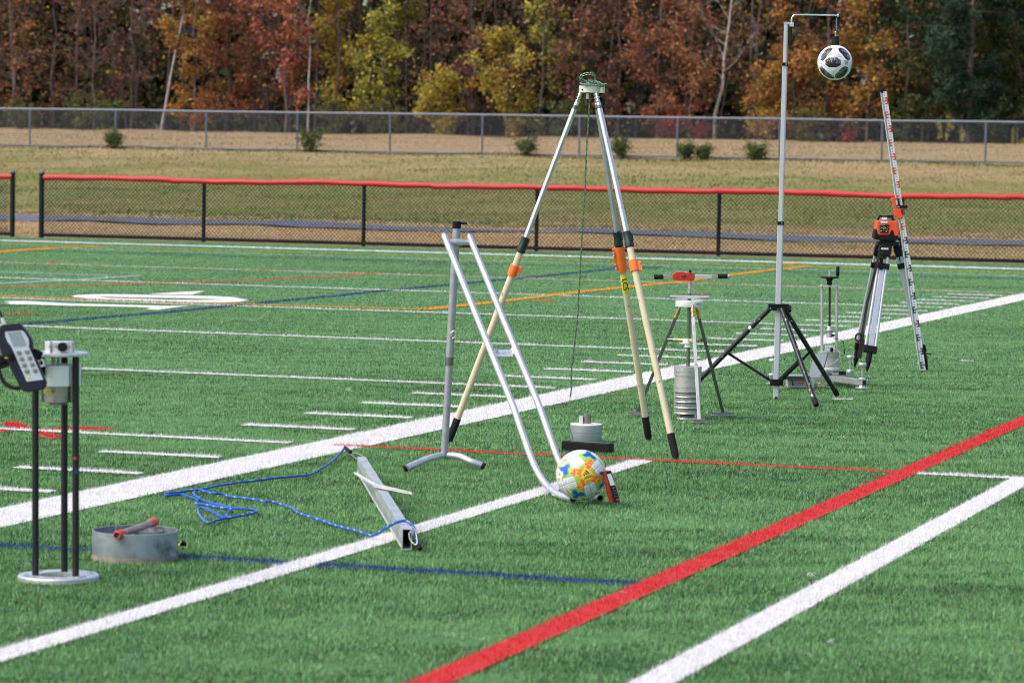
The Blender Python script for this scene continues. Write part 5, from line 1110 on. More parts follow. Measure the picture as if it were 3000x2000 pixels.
# hubs and legs
MB().lathe(axp(0), [(0.012, zz(785)), (0.034, zz(785)), (0.034, zz(742)), (0.012, zz(742))], 28).lathe(axp(0), [(0.012, zz(818)), (0.0235, zz(818)), (0.0235, zz(785))], 28).build('lower_hub', NYLON, ts_, angle=30)
ft = [ground(1868, 1214), ground(2118, 1216), ground(2048, 1236)]
fdir = []
for i, F in enumerate(ft):
    F = Vector((F.x, F.y, 0.014)); d2 = Vector((F.x - cp0.x, F.y - cp0.y, 0)); d2.normalize(); fdir.append(d2)
    P = axp(zz(455)) + d2 * (0.058 if i < 2 else 0.066)
    if i == 2: P = axp(zz(430)) + d2 * 0.083
    ax = (F - P).normalized(); L = (F - P).length
    m = MB().cyl(P, P + ax * 0.015, 0.007, n=12); m.build('pin', STEEL, ts_)
    MB().lathe(P + ax * 0.012, [(0.006, 0), (0.009, 0.002), (0.009, 0.012), (0.0125, 0.014), (0.0125, 0.034), (0.0095, 0.036), (0.0095, 0.046), (0.0125, 0.048), (0.0125, 0.060), (0.008, 0.064)], 18, ax).build('brass_fitting', BRASS, ts_)
    body = MB().beam(P + ax * 0.074, F, 0.0185, 0.0185, Vector((0, -1, 0)), taper=1.0); body.build('leg', STEEL_D if i != 2 else mat('pale_steel_leg', (0.55, 0.53, 0.50), 0.4, 0.6, 0.1, 30), ts_, smooth=False, bevel=0.001)
    if i == 2: text_mb('150', P + ax * (L * .52) + Vector((0, -0.0115, 0)), X_, -ax, 0.012).build('leg_lettering', mat('grey_print', (0.22, 0.23, 0.23), 0.5), ts_, smooth=False)
    t2 = Vector((1, 0.1 if i != 2 else 0.25, 0)).normalized(); fl2 = 0.115 if i < 2 else 0.075
    MB().box(Vector((F.x, F.y, 0.012)), (fl2, 0.022, 0.012), (t2, Z_.cross(t2), Z_)).box(Vector((F.x, F.y, 0.000)), (fl2 * 1.3 if i else fl2, 0.045, 0.004), (t2, Z_.cross(t2), Z_)).build('foot', mat('rusty_foot', (0.27, 0.24, 0.23), 0.45, 0.6, 0.2, 30), ts_, bevel=0.001)
    # radial stay between hub and leg
    zs = zz(757); t_s = (P.z - zs) / (P.z - F.z); Q = P + (F - P) * t_s; H0 = axp(zs) + d2 * 0.032
    dd = (Q - H0).normalized(); LL = (Q - H0).length
    MB().cyl(H0, Q, 0.0060, n=14).build('stay', STEEL, ts_)
    MB().lathe(H0, [(0.006, 0), (0.0105, 0.002), (0.0105, LL * 0.28), (0.0075, LL * .30), (0.0075, LL * .36), (0.0105, LL * .38), (0.0105, LL * .58), (0.006, LL * .60)], 16, dd).build('stay_fitting', BRASS, ts_)
    MB().cyl(H0 + dd * (LL * .66), Q, 0.0095, n=14).build('stay_sleeve', STEEL_D if i < 2 else STEEL, ts_)
# torque wrench on top: its own thing
wz_ = zz(186); wr = thing('torque_wrench', 'red torque wrench with black ribbed grips on top of the stand', 'wrench', axp(zz(230)))
wp_ = lambda x, y, dy=0: Z5(x, y, SY + dy)
MB().prism([wp_(525, 160, -.018), wp_(560, 145, -.018), (wp_(610, 142, -.018)), wp_(650, 150, -.018), wp_(718, 152, -.018), wp_(722, 215, -.018), wp_(700, 225, -.018), wp_(560, 222, -.018), wp_(526, 205, -.018)][::-1], (0, 0.036, 0)).build('body', RED_TOOL, wr, bevel=0.002)
MB().prism([wp_(600, 180, -.0195), wp_(650, 172, -.0195), wp_(640, 200, -.0195), wp_(610, 195, -.0195)][::-1], (0, .004, 0)).cyl(wp_(570, 185, -.0195), wp_(570, 185, -.012), .004, n=10).cyl(wp_(690, 165, -.0195), wp_(690, 165, -.012), .004, n=10).cyl(wp_(685, 208, -.0195), wp_(685, 208, -.012), .004, n=10).build('body_recess', mat('dark_red', (0.08, 0.01, 0.01), 0.5), wr)
MB().box(wp_(617, 147, 0), (0.05, .02, .004)).build('dial_label', WHITE, wr)
MB().beam(wp_(722, 183), wp_(880, 184), 0.022, 0.026, Y_).build('right_bar', ALU, wr, bevel=0.001); MB().beam(wp_(880, 184), wp_(932, 184), 0.017, 0.024, Y_).build('right_bar_end', CHROME, wr, bevel=0.001)
MB().beam(wp_(524, 175), wp_(440, 175), 0.008, 0.02, Y_).beam(wp_(524, 198), wp_(440, 198), 0.008, 0.02, Y_).box(wp_(470, 153), (.018, .016, .008)).box(wp_(505, 152), (.018, .016, .008)).build('left_bar', CHROME, wr, bevel=0.0006)
for x0, x1, y0, y1 in ((442, 358, 187, 190), (930, 1020, 183, 182)):
    a, b = wp_(x0, y0), wp_(x1, y1); pts = [a + (b - a) * i / 24 for i in range(25)]
    MB().tube(pts, [0.0150 if (i // 2) % 2 else 0.0128 for i in range(25)], 20).build('grip', RUBBER, wr)
MB().cyl(wp_(1018, 183), wp_(1036, 183), 0.0135, n=20).build('grip_end', STEEL, wr)
MB().cyl(axp(zz(152)), axp(zz(128)), 0.0075, n=12).cyl(axp(zz(136)), axp(zz(126)), 0.005, n=12).build('drive_knob', BLACK, wr)

# ------------------------------------------------------------------ telescopic staff pole on a black tripod, arm with hanging ball
PY_ = 20.26
pb0 = ground(2273, 1167); pbv = Vector((pb0.x, pb0.y, 0)); ptp = at(2303, 68, PY_)
axs = (ptp - pbv).normalized(); PL = (ptp - pbv).length
sp_ = thing('staff_pole', 'very tall telescopic measuring pole held upright by the black tripod', 'pole', pbv)
zy = lambda y: (1167 - y) / (1167 - 68) * PL
secs = [(0, zy(648), 0.037, 0.026), (zy(660), zy(188), 0.0305, 0.021), (zy(196), PL, 0.0245, 0.016)]
sax = Vector((1, 0.28, 0)).normalized()
for a, b, w, d in secs:
    A_, B_ = pbv + axs * a, pbv + axs * b
    MB().beam(A_, B_, w, d, Vector((0, -1, 0)) ).build('pole_section', STAFF, sp_, smooth=False, bevel=0.0012)
    fx = Vector((1, 0, 0)) - axs * axs.x; fx.normalize()
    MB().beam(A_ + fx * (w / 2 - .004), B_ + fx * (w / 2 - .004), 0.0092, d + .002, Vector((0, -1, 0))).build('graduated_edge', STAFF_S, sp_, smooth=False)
    m = MB(); z = a + 0.02; k = 0
    while z < b - 0.01:
        m.box(pbv + axs * z + fx * (w / 2 - .0012) + Vector((0, -d / 2 - .0012, 0)), (0.0024, 0.0006, 0.008 if k % 5 else 0.018), (fx, fx.cross(axs), axs)); z += 0.02; k += 1
    m.build('tick_marks', MARK_R if a > 0.9 else MARK_B, sp_, smooth=False)
for y, w, h in ((188, 0.034, 0.020), (652, 0.041, 0.022), ):
    MB().beam(pbv + axs * (zy(y) - h / 2), pbv + axs * (zy(y) + h / 2), w, 0.034, Vector((0, -1, 0))).build('collar', BLACK, sp_, bevel=0.001)
    MB().box(pbv + axs * zy(y) + Vector((0.006, -0.0175, 0)), (0.006, 0.002, 0.005)).build('collar_button', WHITE, sp_)
MB().beam(pbv + axs * 0.0, pbv + axs * 0.012, 0.018, 0.03, Vector((0, -1, 0))).build('foot_shoe', BLACK, sp_)
MB().beam(ptp - axs * .003, ptp + axs * .004, 0.028, .02, Vector((0, -1, 0))).build('top_cap', ALU, sp_)
p8 = lambda x, y, dy=0: at(2000 + x / 2.352, y / 2.352, PY_ + dy)
am = sp_
MB().beam(p8(712, 160), p8(765, 165), 0.014, 0.02, Y_).box(p8(751, 174), (0.024, 0.03, 0.020)).build('arm_clamp', ALU, am, bevel=0.001)
MB().cyl(p8(763, 173), p8(788, 173), 0.0045, n=12).lathe(p8(786, 173), [(0.006, 0), (0.0145, 0.001), (0.0165, 0.006), (0.0145, 0.013), (0.006, 0.014)], 8, (1, 0, 0)).build('clamp_knob', BLACK, am)
MB().tube(spline([p8(751, 170), p8(750, 145), p8(753, 125), p8(764, 110), p8(782, 104), p8(850, 104), p8(960, 105), p8(1066, 108)], 0.008), 0.0052, 14).build('arm_rod', CHROME, am, angle=70)
MB().cyl(p8(748, 185), p8(746, 318), 0.0068, n=14).build('rubber_sleeve', RUBBER, am)
MB().lathe(p8(1070, 108), [(0.0055, -0.004), (0.011, -0.003), (0.012, 0.001), (0.010, 0.005), (0.005, 0.006)], 14, (1, 0, 0)).build('end_stop', CHROME, am)
m = MB()
for i in range(11):
    y = 125 + i * 8.4; c = p8(1062 - i * 0.3, y); m.tube([c + Vector((math.cos(q) * .0028 * (1 if i % 2 else .2), math.cos(q) * .0028 * (.2 if i % 2 else 1), math.sin(q) * .0046)) for q in [k * math.pi / 4 for k in range(9)]], .0010, 5, cap=False)
m.build('arm_chain', CHROME, am)
MB().tube(spline([p8(1040, 110), p8(1038, 150), p8(1042, 185), p8(1060, 208), p8(1075, 228), p8(1078, 250)], .006), 0.0016, 6).build('arm_wire', BLACK, am)
b2c = at(2446.3, 184, PY_)
b2 = thing('hanging_football', 'white football with black pixel patches hanging from the silver arm', 'football', b2c + Z_ * BR)
CH = np.array([(-14, 1), (-62, 68), (66, 68), (116, -14), (-66, -80), (50, -80), (4, 128), (-116, 2), (0, -118)], float)
dirs = []; vd2 = (Vector((0, 0, CAM_H)) - b2c).normalized(); bx_ = vd2.cross(Z_).normalized() * -1; by_ = vd2.cross(bx_); by_ = by_ if by_.z > 0 else -by_
spec = [(-14, 1, 0, 52, 34), (-66, 64, 62, 54, 22), (68, 66, -52, 52, 24), (117, -14, 80, 38, 16), (-60, -80, -42, 58, 22), (50, -74, 65, 52, 28)]
PT = []
for x, y, an, a, b in spec:
    x, y = x / 120., y / 120.; z = math.sqrt(max(0.02, 1 - x * x - y * y)); d = (bx_ * x + by_ * y + vd2 * z).normalized()
    t0 = (bx_ * math.cos(rad(an)) + by_ * math.sin(rad(an))); t0 = (t0 - d * t0.dot(d)).normalized(); PT.append((d, t0, d.cross(t0), a / 120 * 1.02, b / 120 * (1.0 if x * x + y * y < .3 else 1.25)))
for d, t0, t1_, a, b in list(PT): PT.append((-d, t0, t1_, a, b))
def ball_two(D):
    col = np.zeros((len(D), 3)); col[:] = (0.76, 0.75, 0.78); dep = np.zeros(len(D))
    best = np.full(len(D), 9.0); sec = best.copy()
    for d, t0, t1_, a, b in PT:
        c = D @ np.array(d); u_ = D @ np.array(t0); v_ = D @ np.array(t1_); g = np.maximum(np.abs(u_) / a * 0.72 + np.abs(v_) / b * 0.62, np.maximum(np.abs(v_) / b, np.abs(u_) / a))
        ins = (c > 0.3) & (g < 1.0)
        h_ = hash2(np.floor(u_ / 0.055) + 3 * a, np.floor(v_ / 0.055) + 7 * b)
        up_ = np.clip(0.30 + 0.55 * v_ / b * (1 if b < .35 else -1), 0.02, 0.75)
        pc_ = np.where((h_ > 1 - up_ * .55)[:, None], np.array([0.22, 0.24, 0.28]), np.where((h_ > 1 - up_)[:, None], np.array([0.07, 0.08, 0.10]), np.array([0.012, 0.013, 0.018])))
        col = np.where(ins[:, None], pc_, col)
        dist = np.where(c > -0.5, np.arccos(np.clip(c, -1, 1)), 9); sec = np.where(dist < best, best, np.minimum(sec, dist)); best = np.minimum(best, dist)
        edge = (c > 0.3) & (np.abs(g - 1.0) < 0.035); dep = np.where(edge, 0.0012, dep); col = np.where((edge & ~ins)[:, None], np.array([0.42, 0.41, 0.40]), col)
    seam = (sec - best < 0.018); outside = col[:, 0] > 0.6; col = np.where((seam & outside)[:, None], np.array([0.46, 0.45, 0.43]), col); dep = np.where(seam & outside, 0.0012, dep)
    return col, dep
sphere_cols(300, 150, BR, ball_two, 'ball_skin', b2c, b2, np.eye(3))
def on_ball(x, y): 
    x, y = x / 120, y / 120; z = math.sqrt(1 - x * x - y * y); return (bx_ * x + by_ * y + vd2 * z).normalized()
for txt, x, y, sz in (('TELSTAR', 20, 43, 0.0135), ('OFFICIAL MATCH', 22, 53, 0.006), ('BALL', 22, 60, 0.006), ('adidas', 74, 11, 0.0150), ('OFFICIAL', -94, 24, 0.006)):
    d = on_ball(x, y); ax_ = (-bx_ + d * bx_.dot(d)).normalized(); ay_ = d.cross(ax_)
    wrap(text_mb(txt, b2c + d * BR, ax_, ay_, sz, 0), b2c, BR + .0006).build('ball_lettering', MARK_G, b2, smooth=False)
d = on_ball(76, -7); ax_ = (-bx_ + d * bx_.dot(d)).normalized(); ay_ = d.cross(ax_); m = MB()
for k, h_ in enumerate((0.008, 0.014, 0.020)):
    q = b2c + d * BR + ax_ * (-0.012 + k * .009) - ay_ * 0.012; o = len(m.v); m.v += [q, q + ax_ * .006, q + ax_ * (.006 - .4 * h_) + ay_ * h_, q + ay_ * h_ - ax_ * .4 * h_]; m.f.append((o, o + 1, o + 2, o + 3))
wrap(m, b2c, BR + .0007).build('three_bar_mark', MARK_G, b2, smooth=False)
MB().cyl(b2c + Z_ * 0.104, b2c + Z_ * (0.104 + 0.060), 0.0235, n=28).build('cap', RUBBER, b2, bevel=0.001)
MB().cyl(b2c + Z_ * 0.16, b2c + Z_ * 0.188, 0.003, n=8).ball(b2c + Z_ * .19, 0.005, 10, 6).build('hook', CHROME, b2)

# black tripod
hubz = CAM_H - (898 - 479) * PY_ / FPX; hubc = pbv + axs * (hubz)
bt = thing('black_tripod', 'chipped black tripod with cross braces around the staff pole', 'tripod', pbv)
MB().box(hubc + Vector((0.0, 0.0, 0.0)), (0.128, 0.062, 0.040), (Vector((1, 0.05, 0)).normalized(), Y_, Z_)).build('head', BLACK, bt, bevel=0.003)
MB().lathe(hubc + Vector((0.064, -0.012, -0.010)), [(0.006, 0), (0.022, 0.001), (0.024, 0.008), (0.022, 0.016), (0, 0.017)], 20, (1, -.2, 0)).build('locking_knob', BLACK, bt)
m = MB()
for x, z in ((-0.052, -0.008), (-0.005, -0.012), (0.012, -0.010)): m.cyl(hubc + Vector((x, -0.031, z)), hubc + Vector((x, -0.035, z)), 0.0042, n=10)
m.build('head_bolts', STEEL, bt)
ftb = [ground(2391, 1188), ground(2452, 1157), None]
c_ = pbv; ftb[2] = Vector((c_.x - 0.565, c_.y + 0.14, 0))
low = pbv + axs * (CAM_H - (1116 - 479) * PY_ / FPX)
for i, F in enumerate(ftb):
    F = Vector((F.x, F.y, 0.005)); d2 = Vector((F.x - c_.x, F.y - c_.y, 0)).normalized()
    P = Vector((hubc.x, hubc.y, hubc.z - 0.012)) + Vector((d2.x * 0.055, d2.y * 0.035, 0))
    MB().tube([P, F], 0.0155, 20).build('leg', CHIPPED, bt)
    ax = (F - P).normalized(); MB().cyl(F - ax * .045, F + ax * .004, 0.0175, n=20).build('rubber_foot', RUBBER, bt)
    zt_ = [CAM_H - (y - 479) * PY_ / FPX for y in (1044, 1030, 1036)][i]
    Q = P + (F - P) * ((P.z - zt_) / (P.z - F.z)); sd3 = d2.cross(Z_) * 0.008
    MB().beam(Q + sd3, low + d2 * 0.040 + Z_ * .004 + sd3, 0.0165, 0.006, sd3).build('brace', BLACK, bt, bevel=0.0006)
    MB().cyl(Q - sd3 * 1.2, Q + sd3 * 2.2, 0.0085, n=12).build('brace_pivot', BLACK, bt)
    if i == 2: MB().lathe(P + ax * 0.165, [(0.0162, 0), (0.0164, 0.001), (0.0164, .018), (.0162, .019)], 18, ax).build('silver_tape', ALU, bt)
MB().box(low + Vector((0.0, 0, -.006)), (0.080, 0.06, 0.040), (X_, Y_, Z_)).build('lower_collar', BLACK, bt, bevel=0.004)

# ------------------------------------------------------------------ loading rig with levelling arms, laptop, control box
RY_ = 21.75
rp_ = lambda x, y, dy=0: Z6(x, y, RY_ + dy)
rcx = rp_(1288, 1000).x; rc2 = Vector((rcx + 0.0, RY_, 0)); zh = lambda y6: CAM_H - (820 + y6 / 3.92 - 482.5) * RY_ / FPX
rg2 = thing('loading_rig', 'stainless loading rig with two upright posts, handwheel and levelling feet', 'test rig', rc2)
for x in (1207, 1377): a = rp_(x, 825); MB().cyl(Vector((a.x, RY_, zh(835))), Vector((rp_(x, 60).x, RY_, zh(62))), 0.0098, n=18).cyl(Vector((rp_(x, 60).x, RY_, zh(62))), Vector((rp_(x, 60).x, RY_, zh(46))), 0.0075, n=6).build('upright_post', STEEL, rg2)
MB().box(Vector((rp_(1293, 68).x, RY_, zh(68))), (0.133, 0.05, 0.0085)).build('top_bar', ALU, rg2, bevel=0.001)
MB().cyl(Vector((rp_(1295, 530).x, RY_, zh(535))), Vector((rp_(1297, 40).x, RY_, zh(30))), 0.0078, n=14).build('screw_shaft', mat('threaded_black', (0.03, 0.022, 0.02), 0.5, 0.5), rg2)
hw = lambda x, y: Z7(x, y, RY_)
c = hw(85, 735); MB().lathe(Vector((c.x, RY_, c.z)), [(0.018, -0.050), (0.018, -0.02), (0.026, -0.012), (0.0285, -0.008), (0.062, -0.004), (0.0645, 0.0), (0.062, 0.005), (0, 0.006)], 36).build('handwheel', BLACK, rg2)
MB().cyl(hw(85, 730), hw(85, 682), 0.0072, n=14).build('screw_end', STEEL, rg2)
MB().tube([hw(152, 728), hw(152, 715), hw(153, 650), hw(153, 645)], [0.007, 0.0118, 0.0122, 0.009], 16).build('crank_handle', BLACK, rg2)
MB().box(Vector((rp_(1293, 585).x, RY_ + .012, zh(586))), (0.150, 0.012, 0.003)).build('guide_bar', ALU, rg2)
cx = rp_(1293, 600).x
MB().lathe(Vector((cx, RY_ - .01, 0)), [(0, zh(656)), (0.0195, zh(656)), (0.0195, zh(598)), (0.026, zh(594)), (0.029, zh(586)), (0.029, zh(570)), (0.021, zh(566)), (0.018, zh(545)), (0.021, zh(540)), (0.018, zh(530)), (0, zh(530))], 28).build('load_cell', STEEL, rg2)
MB().box(rp_(1335, 635, -.02), (0.022, 0.02, 0.014)).build('connector', BLACK, rg2)
MB().tube(spline([rp_(1330, 645, -.03), rp_(1345, 668, -.03), rp_(1380, 678, -.03), rp_(1430, 688, -.03), rp_(1455, 720, -.03), rp_(1462, 780, -.03), rp_(1468, 830, -.03), rp_(1462, 858, -.03), rp_(1420, 868, -.03)], .01), 0.0022, 8).tube([rp_(1468, 800, -.03), rp_(1466, 845, -.03)], .0042, 8).build('sensor_cable', BLACK, rg2)
cr2 = 0.0775; cxx = rp_(1287, 900).x; cc2 = Vector((cxx, RY_, 0))
MB().lathe(cc2, [(0, zh(1062)), (0.070, zh(1062)), (0.074, zh(1045)), (0.0735, zh(1030)), (0.0735, zh(890)), (cr2 * .98, zh(884)), (cr2 * .985, zh(832)), (cr2, zh(828)), (cr2, zh(822)), (0, zh(822))], 48).build('drum', STEEL, rg2, angle=30)
MB().lathe(cc2, [(0.0745, zh(1030)), (0.079, zh(1026)), (0.079, zh(1002)), (0.0745, zh(1000))], 48).build('drum_band', mat('bright_band', (0.7, 0.7, 0.72), 0.4, 0.2), rg2, angle=30)
MB().lathe(cc2, [(0.0738, zh(882)), (0.0760, zh(880)), (0.0760, zh(868)), (.0738, zh(866))], 48).build('dark_band', STEEL_D, rg2)
MB().box(rp_(1298, 790, -.02), (0.065, 0.04, 0.045)).build('top_bracket', ALU, rg2, bevel=.001); MB().box(rp_(1268, 805, -.045), (0.03, 0.01, 0.014)).build('blue_label', mat('pale_blue_label', (0.35, 0.45, 0.6), 0.5), rg2)
MB().box(rp_(1320, 800, -.045), (0.018, 0.01, 0.03)).build('bracket_slot', BLACK, rg2)
hubp = Vector((cxx - 0.005, RY_, zh(1115)))
MB().cyl(hubp + Z_ * (-.025), hubp + Z_ * .035, 0.030, n=28).cyl(hubp + Z_ * (-.05), hubp + Z_ * (-.02), 0.022, n=20).build('hub', STEEL, rg2)
ends_ = [ground(2525, 1137), Vector((rp_(1535, 1030, .4).x, RY_ + 0.42, 0)), ground(2262, 1124)]
for i, F in enumerate(ends_):
    F = Vector((F.x, F.y, 0)); zt_ = hubp.z - 0.004
    dd = Vector((F.x - hubp.x, F.y - hubp.y, 0)); Lq = dd.length; dd.normalize()
    MB().beam(Vector((hubp.x, hubp.y, zt_)) + dd * .02, Vector((F.x, F.y, zt_)) + dd * 0.03, 0.038, 0.032, Z_.cross(dd)).build('arm', STEEL, rg2, smooth=False, bevel=.0015)
    MB().box(Vector((F.x, F.y, zt_)) + dd * 0.0305, (0.028, 0.0012, 0.033), (Z_.cross(dd), dd, Z_)).build('arm_mouth', hole_mat, rg2)
    MB().cyl(Vector((F.x, F.y, 0.02)), Vector((F.x, F.y, zt_ + 0.11)), 0.0055, n=14).build('levelling_screw', STEEL, rg2)
    MB().lathe(Vector((F.x, F.y, zt_ + 0.095)), [(0.010, 0), (0.013, 0.012), (0.026, 0.016), (0.0275, 0.020), (0.0275, 0.030), (0.025, 0.034), (0, 0.034)], 7).build('levelling_knob', ALU, rg2, angle=50)
    MB().lathe(Vector((F.x, F.y, zt_ + 0.019)), [(0.012, 0), (0.024, 0.001), (0.026, 0.006), (0.024, 0.012), (0.010, 0.014)], 14).build('lock_nut', ALU, rg2)
    MB().lathe(Vector((F.x, F.y, 0.0)), [(0.045, 0.0), (0.046, 0.004), (0.022, 0.007), (0.018, 0.018), (0.008, 0.022)], 28).build('foot_pad', ALU, rg2)
MB().box(rp_(1440, 1068, -.08), (0.045, 0.04, 0.024)).build('arm_block', BLACK, rg2)
MB().tube(spline([rp_(1295, 768, -.04), rp_(1340, 780, -.05), rp_(1390, 805, -.08), rp_(1414, 850, -.09), rp_(1395, 905, -.09), rp_(1340, 950, -.09), rp_(1280, 975, -.1), rp_(1230, 988, -.12)], .01), 0.0018, 6).build('tan_cable', TAN, rg2)
# laptop
LY = 21.35
lp = lambda x, y, dy=0: Z6(x, y, LY + dy)
lt = thing('laptop', 'open dark grey laptop behind the black tripod legs', 'laptop', lp(1050, 1140))
MB().prism([lp(1112, 850, .10), lp(1270, 843, .02), lp(1225, 1010, -.02), lp(1190, 1112, -.05), lp(1048, 1128, 0.03)], (0.008, 0.008, 0)).build('screen_lid', LAPTOP, lt, bevel=.001)
zk = CAM_H - (820 + 1105 / 3.92 - 482) * LY / FPX
ka, kb_, kc, kd = lp(755, 1122, -.1), lp(1050, 1128, -.06), lp(1060, 1100, .12), lp(790, 1098, .1)
for v_ in (ka, kb_, kc, kd): v_.z = zk
MB().prism([ka, kb_, kc, kd], (0, 0, -0.02)).build('keyboard_base', mat('laptop_dark', (0.03, 0.03, 0.032), 0.4), lt, bevel=.001)
MB().prism([ka + Z_ * .001, kb_ + Z_ * .001, kc + Z_ * .001, kd + Z_ * .001], (0, 0, 0.003)).build('palm_rest', mat('laptop_silver', (0.3, 0.31, 0.33), 0.4, 0.3), lt)
# control box
g0, g1_ = ground(2309, 1134), ground(2385, 1134)
bxm = (g0 + g1_) / 2; zt_ = zk - 0.021
cbx = thing('control_box', 'small grey control box with red label under the laptop', 'box', (bxm.x, bxm.y, 0))
MB().box(Vector((bxm.x, bxm.y + 0.09, zt_ / 2 - .002)), (g1_.x - g0.x, 0.18, zt_ + .004)).build('case', GREYBOX, cbx, bevel=.002)
zmid = CAM_H - (820 + 1190 / 3.92 - 481) * bxm.y / FPX
lx = Z6(963, 1190, bxm.y).x; MB().box(Vector((lx, bxm.y - .001, zmid)), (0.046, 0.002, 0.014)).build('red_label', mat('coral_label', (0.65, 0.12, 0.08), 0.5), cbx)
px_ = Z6(872, 1200, bxm.y).x; MB().cyl(Vector((px_, bxm.y, zmid - .006)), Vector((px_, bxm.y - .018, zmid - .006)), .006, n=12).tube(spline([Vector((px_, bxm.y - .016, zmid - .006)), Vector((px_ - .01, bxm.y - .02, zmid + .03)), Vector((px_ - .03, bxm.y - .01, zmid + .05)), Vector((px_ - .05, bxm.y + .02, zmid + .055))], .008), .0022, 6).build('power_plug', BLACK, cbx)
m = MB(); r_ = np.random.default_rng(5)
for k in range(6):
    q0_ = Z6(1125, 1165 + k * 11, bxm.y + .03); q2_ = Z6(1210 + r_.uniform(-20, 40), 1195 + r_.uniform(-12, 18), bxm.y + .02)
    m.tube(spline([q0_, (q0_ + q2_) / 2 + Vector((0, 0, r_.uniform(-.01, .012))), q2_, q2_ + Vector(r_.uniform(-.03, .03, 3) * np.array([1, 1, .4]))], .008), .0018, 5)
m.build('tan_leads', TAN, cbx)

# ------------------------------------------------------------------ rotating laser on silver tripod
LYY = 23.4
l7 = lambda x, y, dy=0: Z7(x, y, LYY + dy)
hc = l7(560, 470); hc = Vector((hc.x, LYY, hc.z))
sv = thing('silver_tripod', 'silver surveying tripod with black head, strap and black feet', 'tripod', Vector((hc.x, hc.y, 0)))
MB().box(hc + Z_ * 0.008, (0.150, 0.13, 0.030)).cyl(hc + Z_ * 0.02, hc + Z_ * .042, .06, n=28).build('head', BLACK, sv, bevel=.004)
fts = [ground(2504, 1072), ground(2540, 1086), ground(2716, 1082)]
tops = [l7(475, 505), l7(545, 500), l7(640, 490)]
labels = ['left', 'front', 'right']
Fs = []
for i, (F, P) in enumerate(zip(fts, tops)):
    F = Vector((F.x, F.y, 0.0)); d2 = Vector((F.x - hc.x, F.y - hc.y, 0)).normalized()
    P = Vector((hc.x, hc.y, hc.z - .02)) + d2 * 0.07; P.x = P.x * .4 + tops[i].x * .6
    ax = (F - P).normalized(); L = (F - P).length
    w_ = Vector((1, 0, 0)) - ax * ax.x; w_.normalize(); sp = 0.036 if i == 1 else 0.017
    MB().beam(P - ax * .015, P + ax * .065, 0.09 if i == 1 else .05, 0.055, Vector((0, -1, 0))).build('leg_yoke', BLACK, sv, bevel=.006)
    MB().cyl(P + ax * .02 - w_ * (.05 if i == 1 else .03), P + ax * .02 + w_ * (.05 if i == 1 else .03), .009, n=14).build('yoke_bolt', STEEL_D, sv)
    fa, fb_ = P + ax * 0.06, P + ax * (L - 0.15)
    lat = (-1, 1) if i != 1 else (-1, 1)
    for s in lat: MB().cyl(fa + w_ * s * sp * .8, fb_ + w_ * s * sp, 0.0098 if i != 1 else .0105, n=16).build('leg_tube', ALU_W, sv)
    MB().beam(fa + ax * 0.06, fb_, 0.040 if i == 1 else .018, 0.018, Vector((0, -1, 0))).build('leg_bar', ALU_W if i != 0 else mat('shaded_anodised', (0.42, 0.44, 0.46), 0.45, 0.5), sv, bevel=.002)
    MB().beam(P + ax * 0.115, P + ax * 0.155, 0.098 if i == 1 else .055, 0.045, Vector((0, -1, 0))).build('leg_clamp', BLACK, sv, bevel=.004)
    MB().beam(fb_ - ax * 0.035, fb_ + ax * .018, 0.098 if i == 1 else .058, 0.042, Vector((0, -1, 0))).build('leg_shoe', BLACK, sv, bevel=.004)
    MB().tube([fb_ + ax * .01, fb_ + ax * .08, F - ax * .04, F + ax * .004], [0.021, 0.022, 0.016, 0.006], 14).build('spike_foot', BLACK, sv)
    if i == 2: MB().box(fb_ + ax * 0.03 + Vector((.035, 0, 0)), (0.05, 0.03, .008)).build('foot_peg', BLACK, sv)
    Fs.append((P, F, ax, w_))
MB().box(l7(538, 500, -.12), (0.052, .004, .012)).build('label_plate', WHITE, sv)
MB().box(l7(509, 620, -.1), (0.026, .03, .09), (X_, Y_, Z_)).build('clamp_lever', BLACK, sv, bevel=.003)
def ribbon(pts, w, thk=0.003):
    m = MB(); pts = spline(pts, 0.02)
    for a, b in zip(pts[:-1], pts[1:]): m.beam(a, b + (b - a) * .1, w, thk, Vector((0, -1, 0)))
    return m
ribbon([l7(515, 520, -.13), l7(490, 570, -.12), l7(460, 680, -.11), l7(430, 800, -.1), l7(395, 950, -.1), l7(372, 1080, -.1), l7(352, 1200, -.12)], 0.019).build('strap', STRAP, sv, smooth=False)
ribbon([l7(350, 1190, -.12), l7(352, 1260, -.12), l7(338, 1340, -.12), l7(328, 1395, -.12)], 0.032).build('strap_end', STRAP, sv, smooth=False)
ribbon([l7(345, 1200, -.12), l7(310, 1200, -.12), l7(298, 1235, -.12), l7(315, 1262, -.12), l7(338, 1250, -.12)], 0.014).build('strap_loop', STRAP, sv, smooth=False)
ribbon([l7(362, 1268, -.13), l7(392, 1290, -.13), l7(402, 1330, -.13), l7(398, 1352, -.13)], 0.022).build('buckle_strap', STRAP, sv, smooth=False)
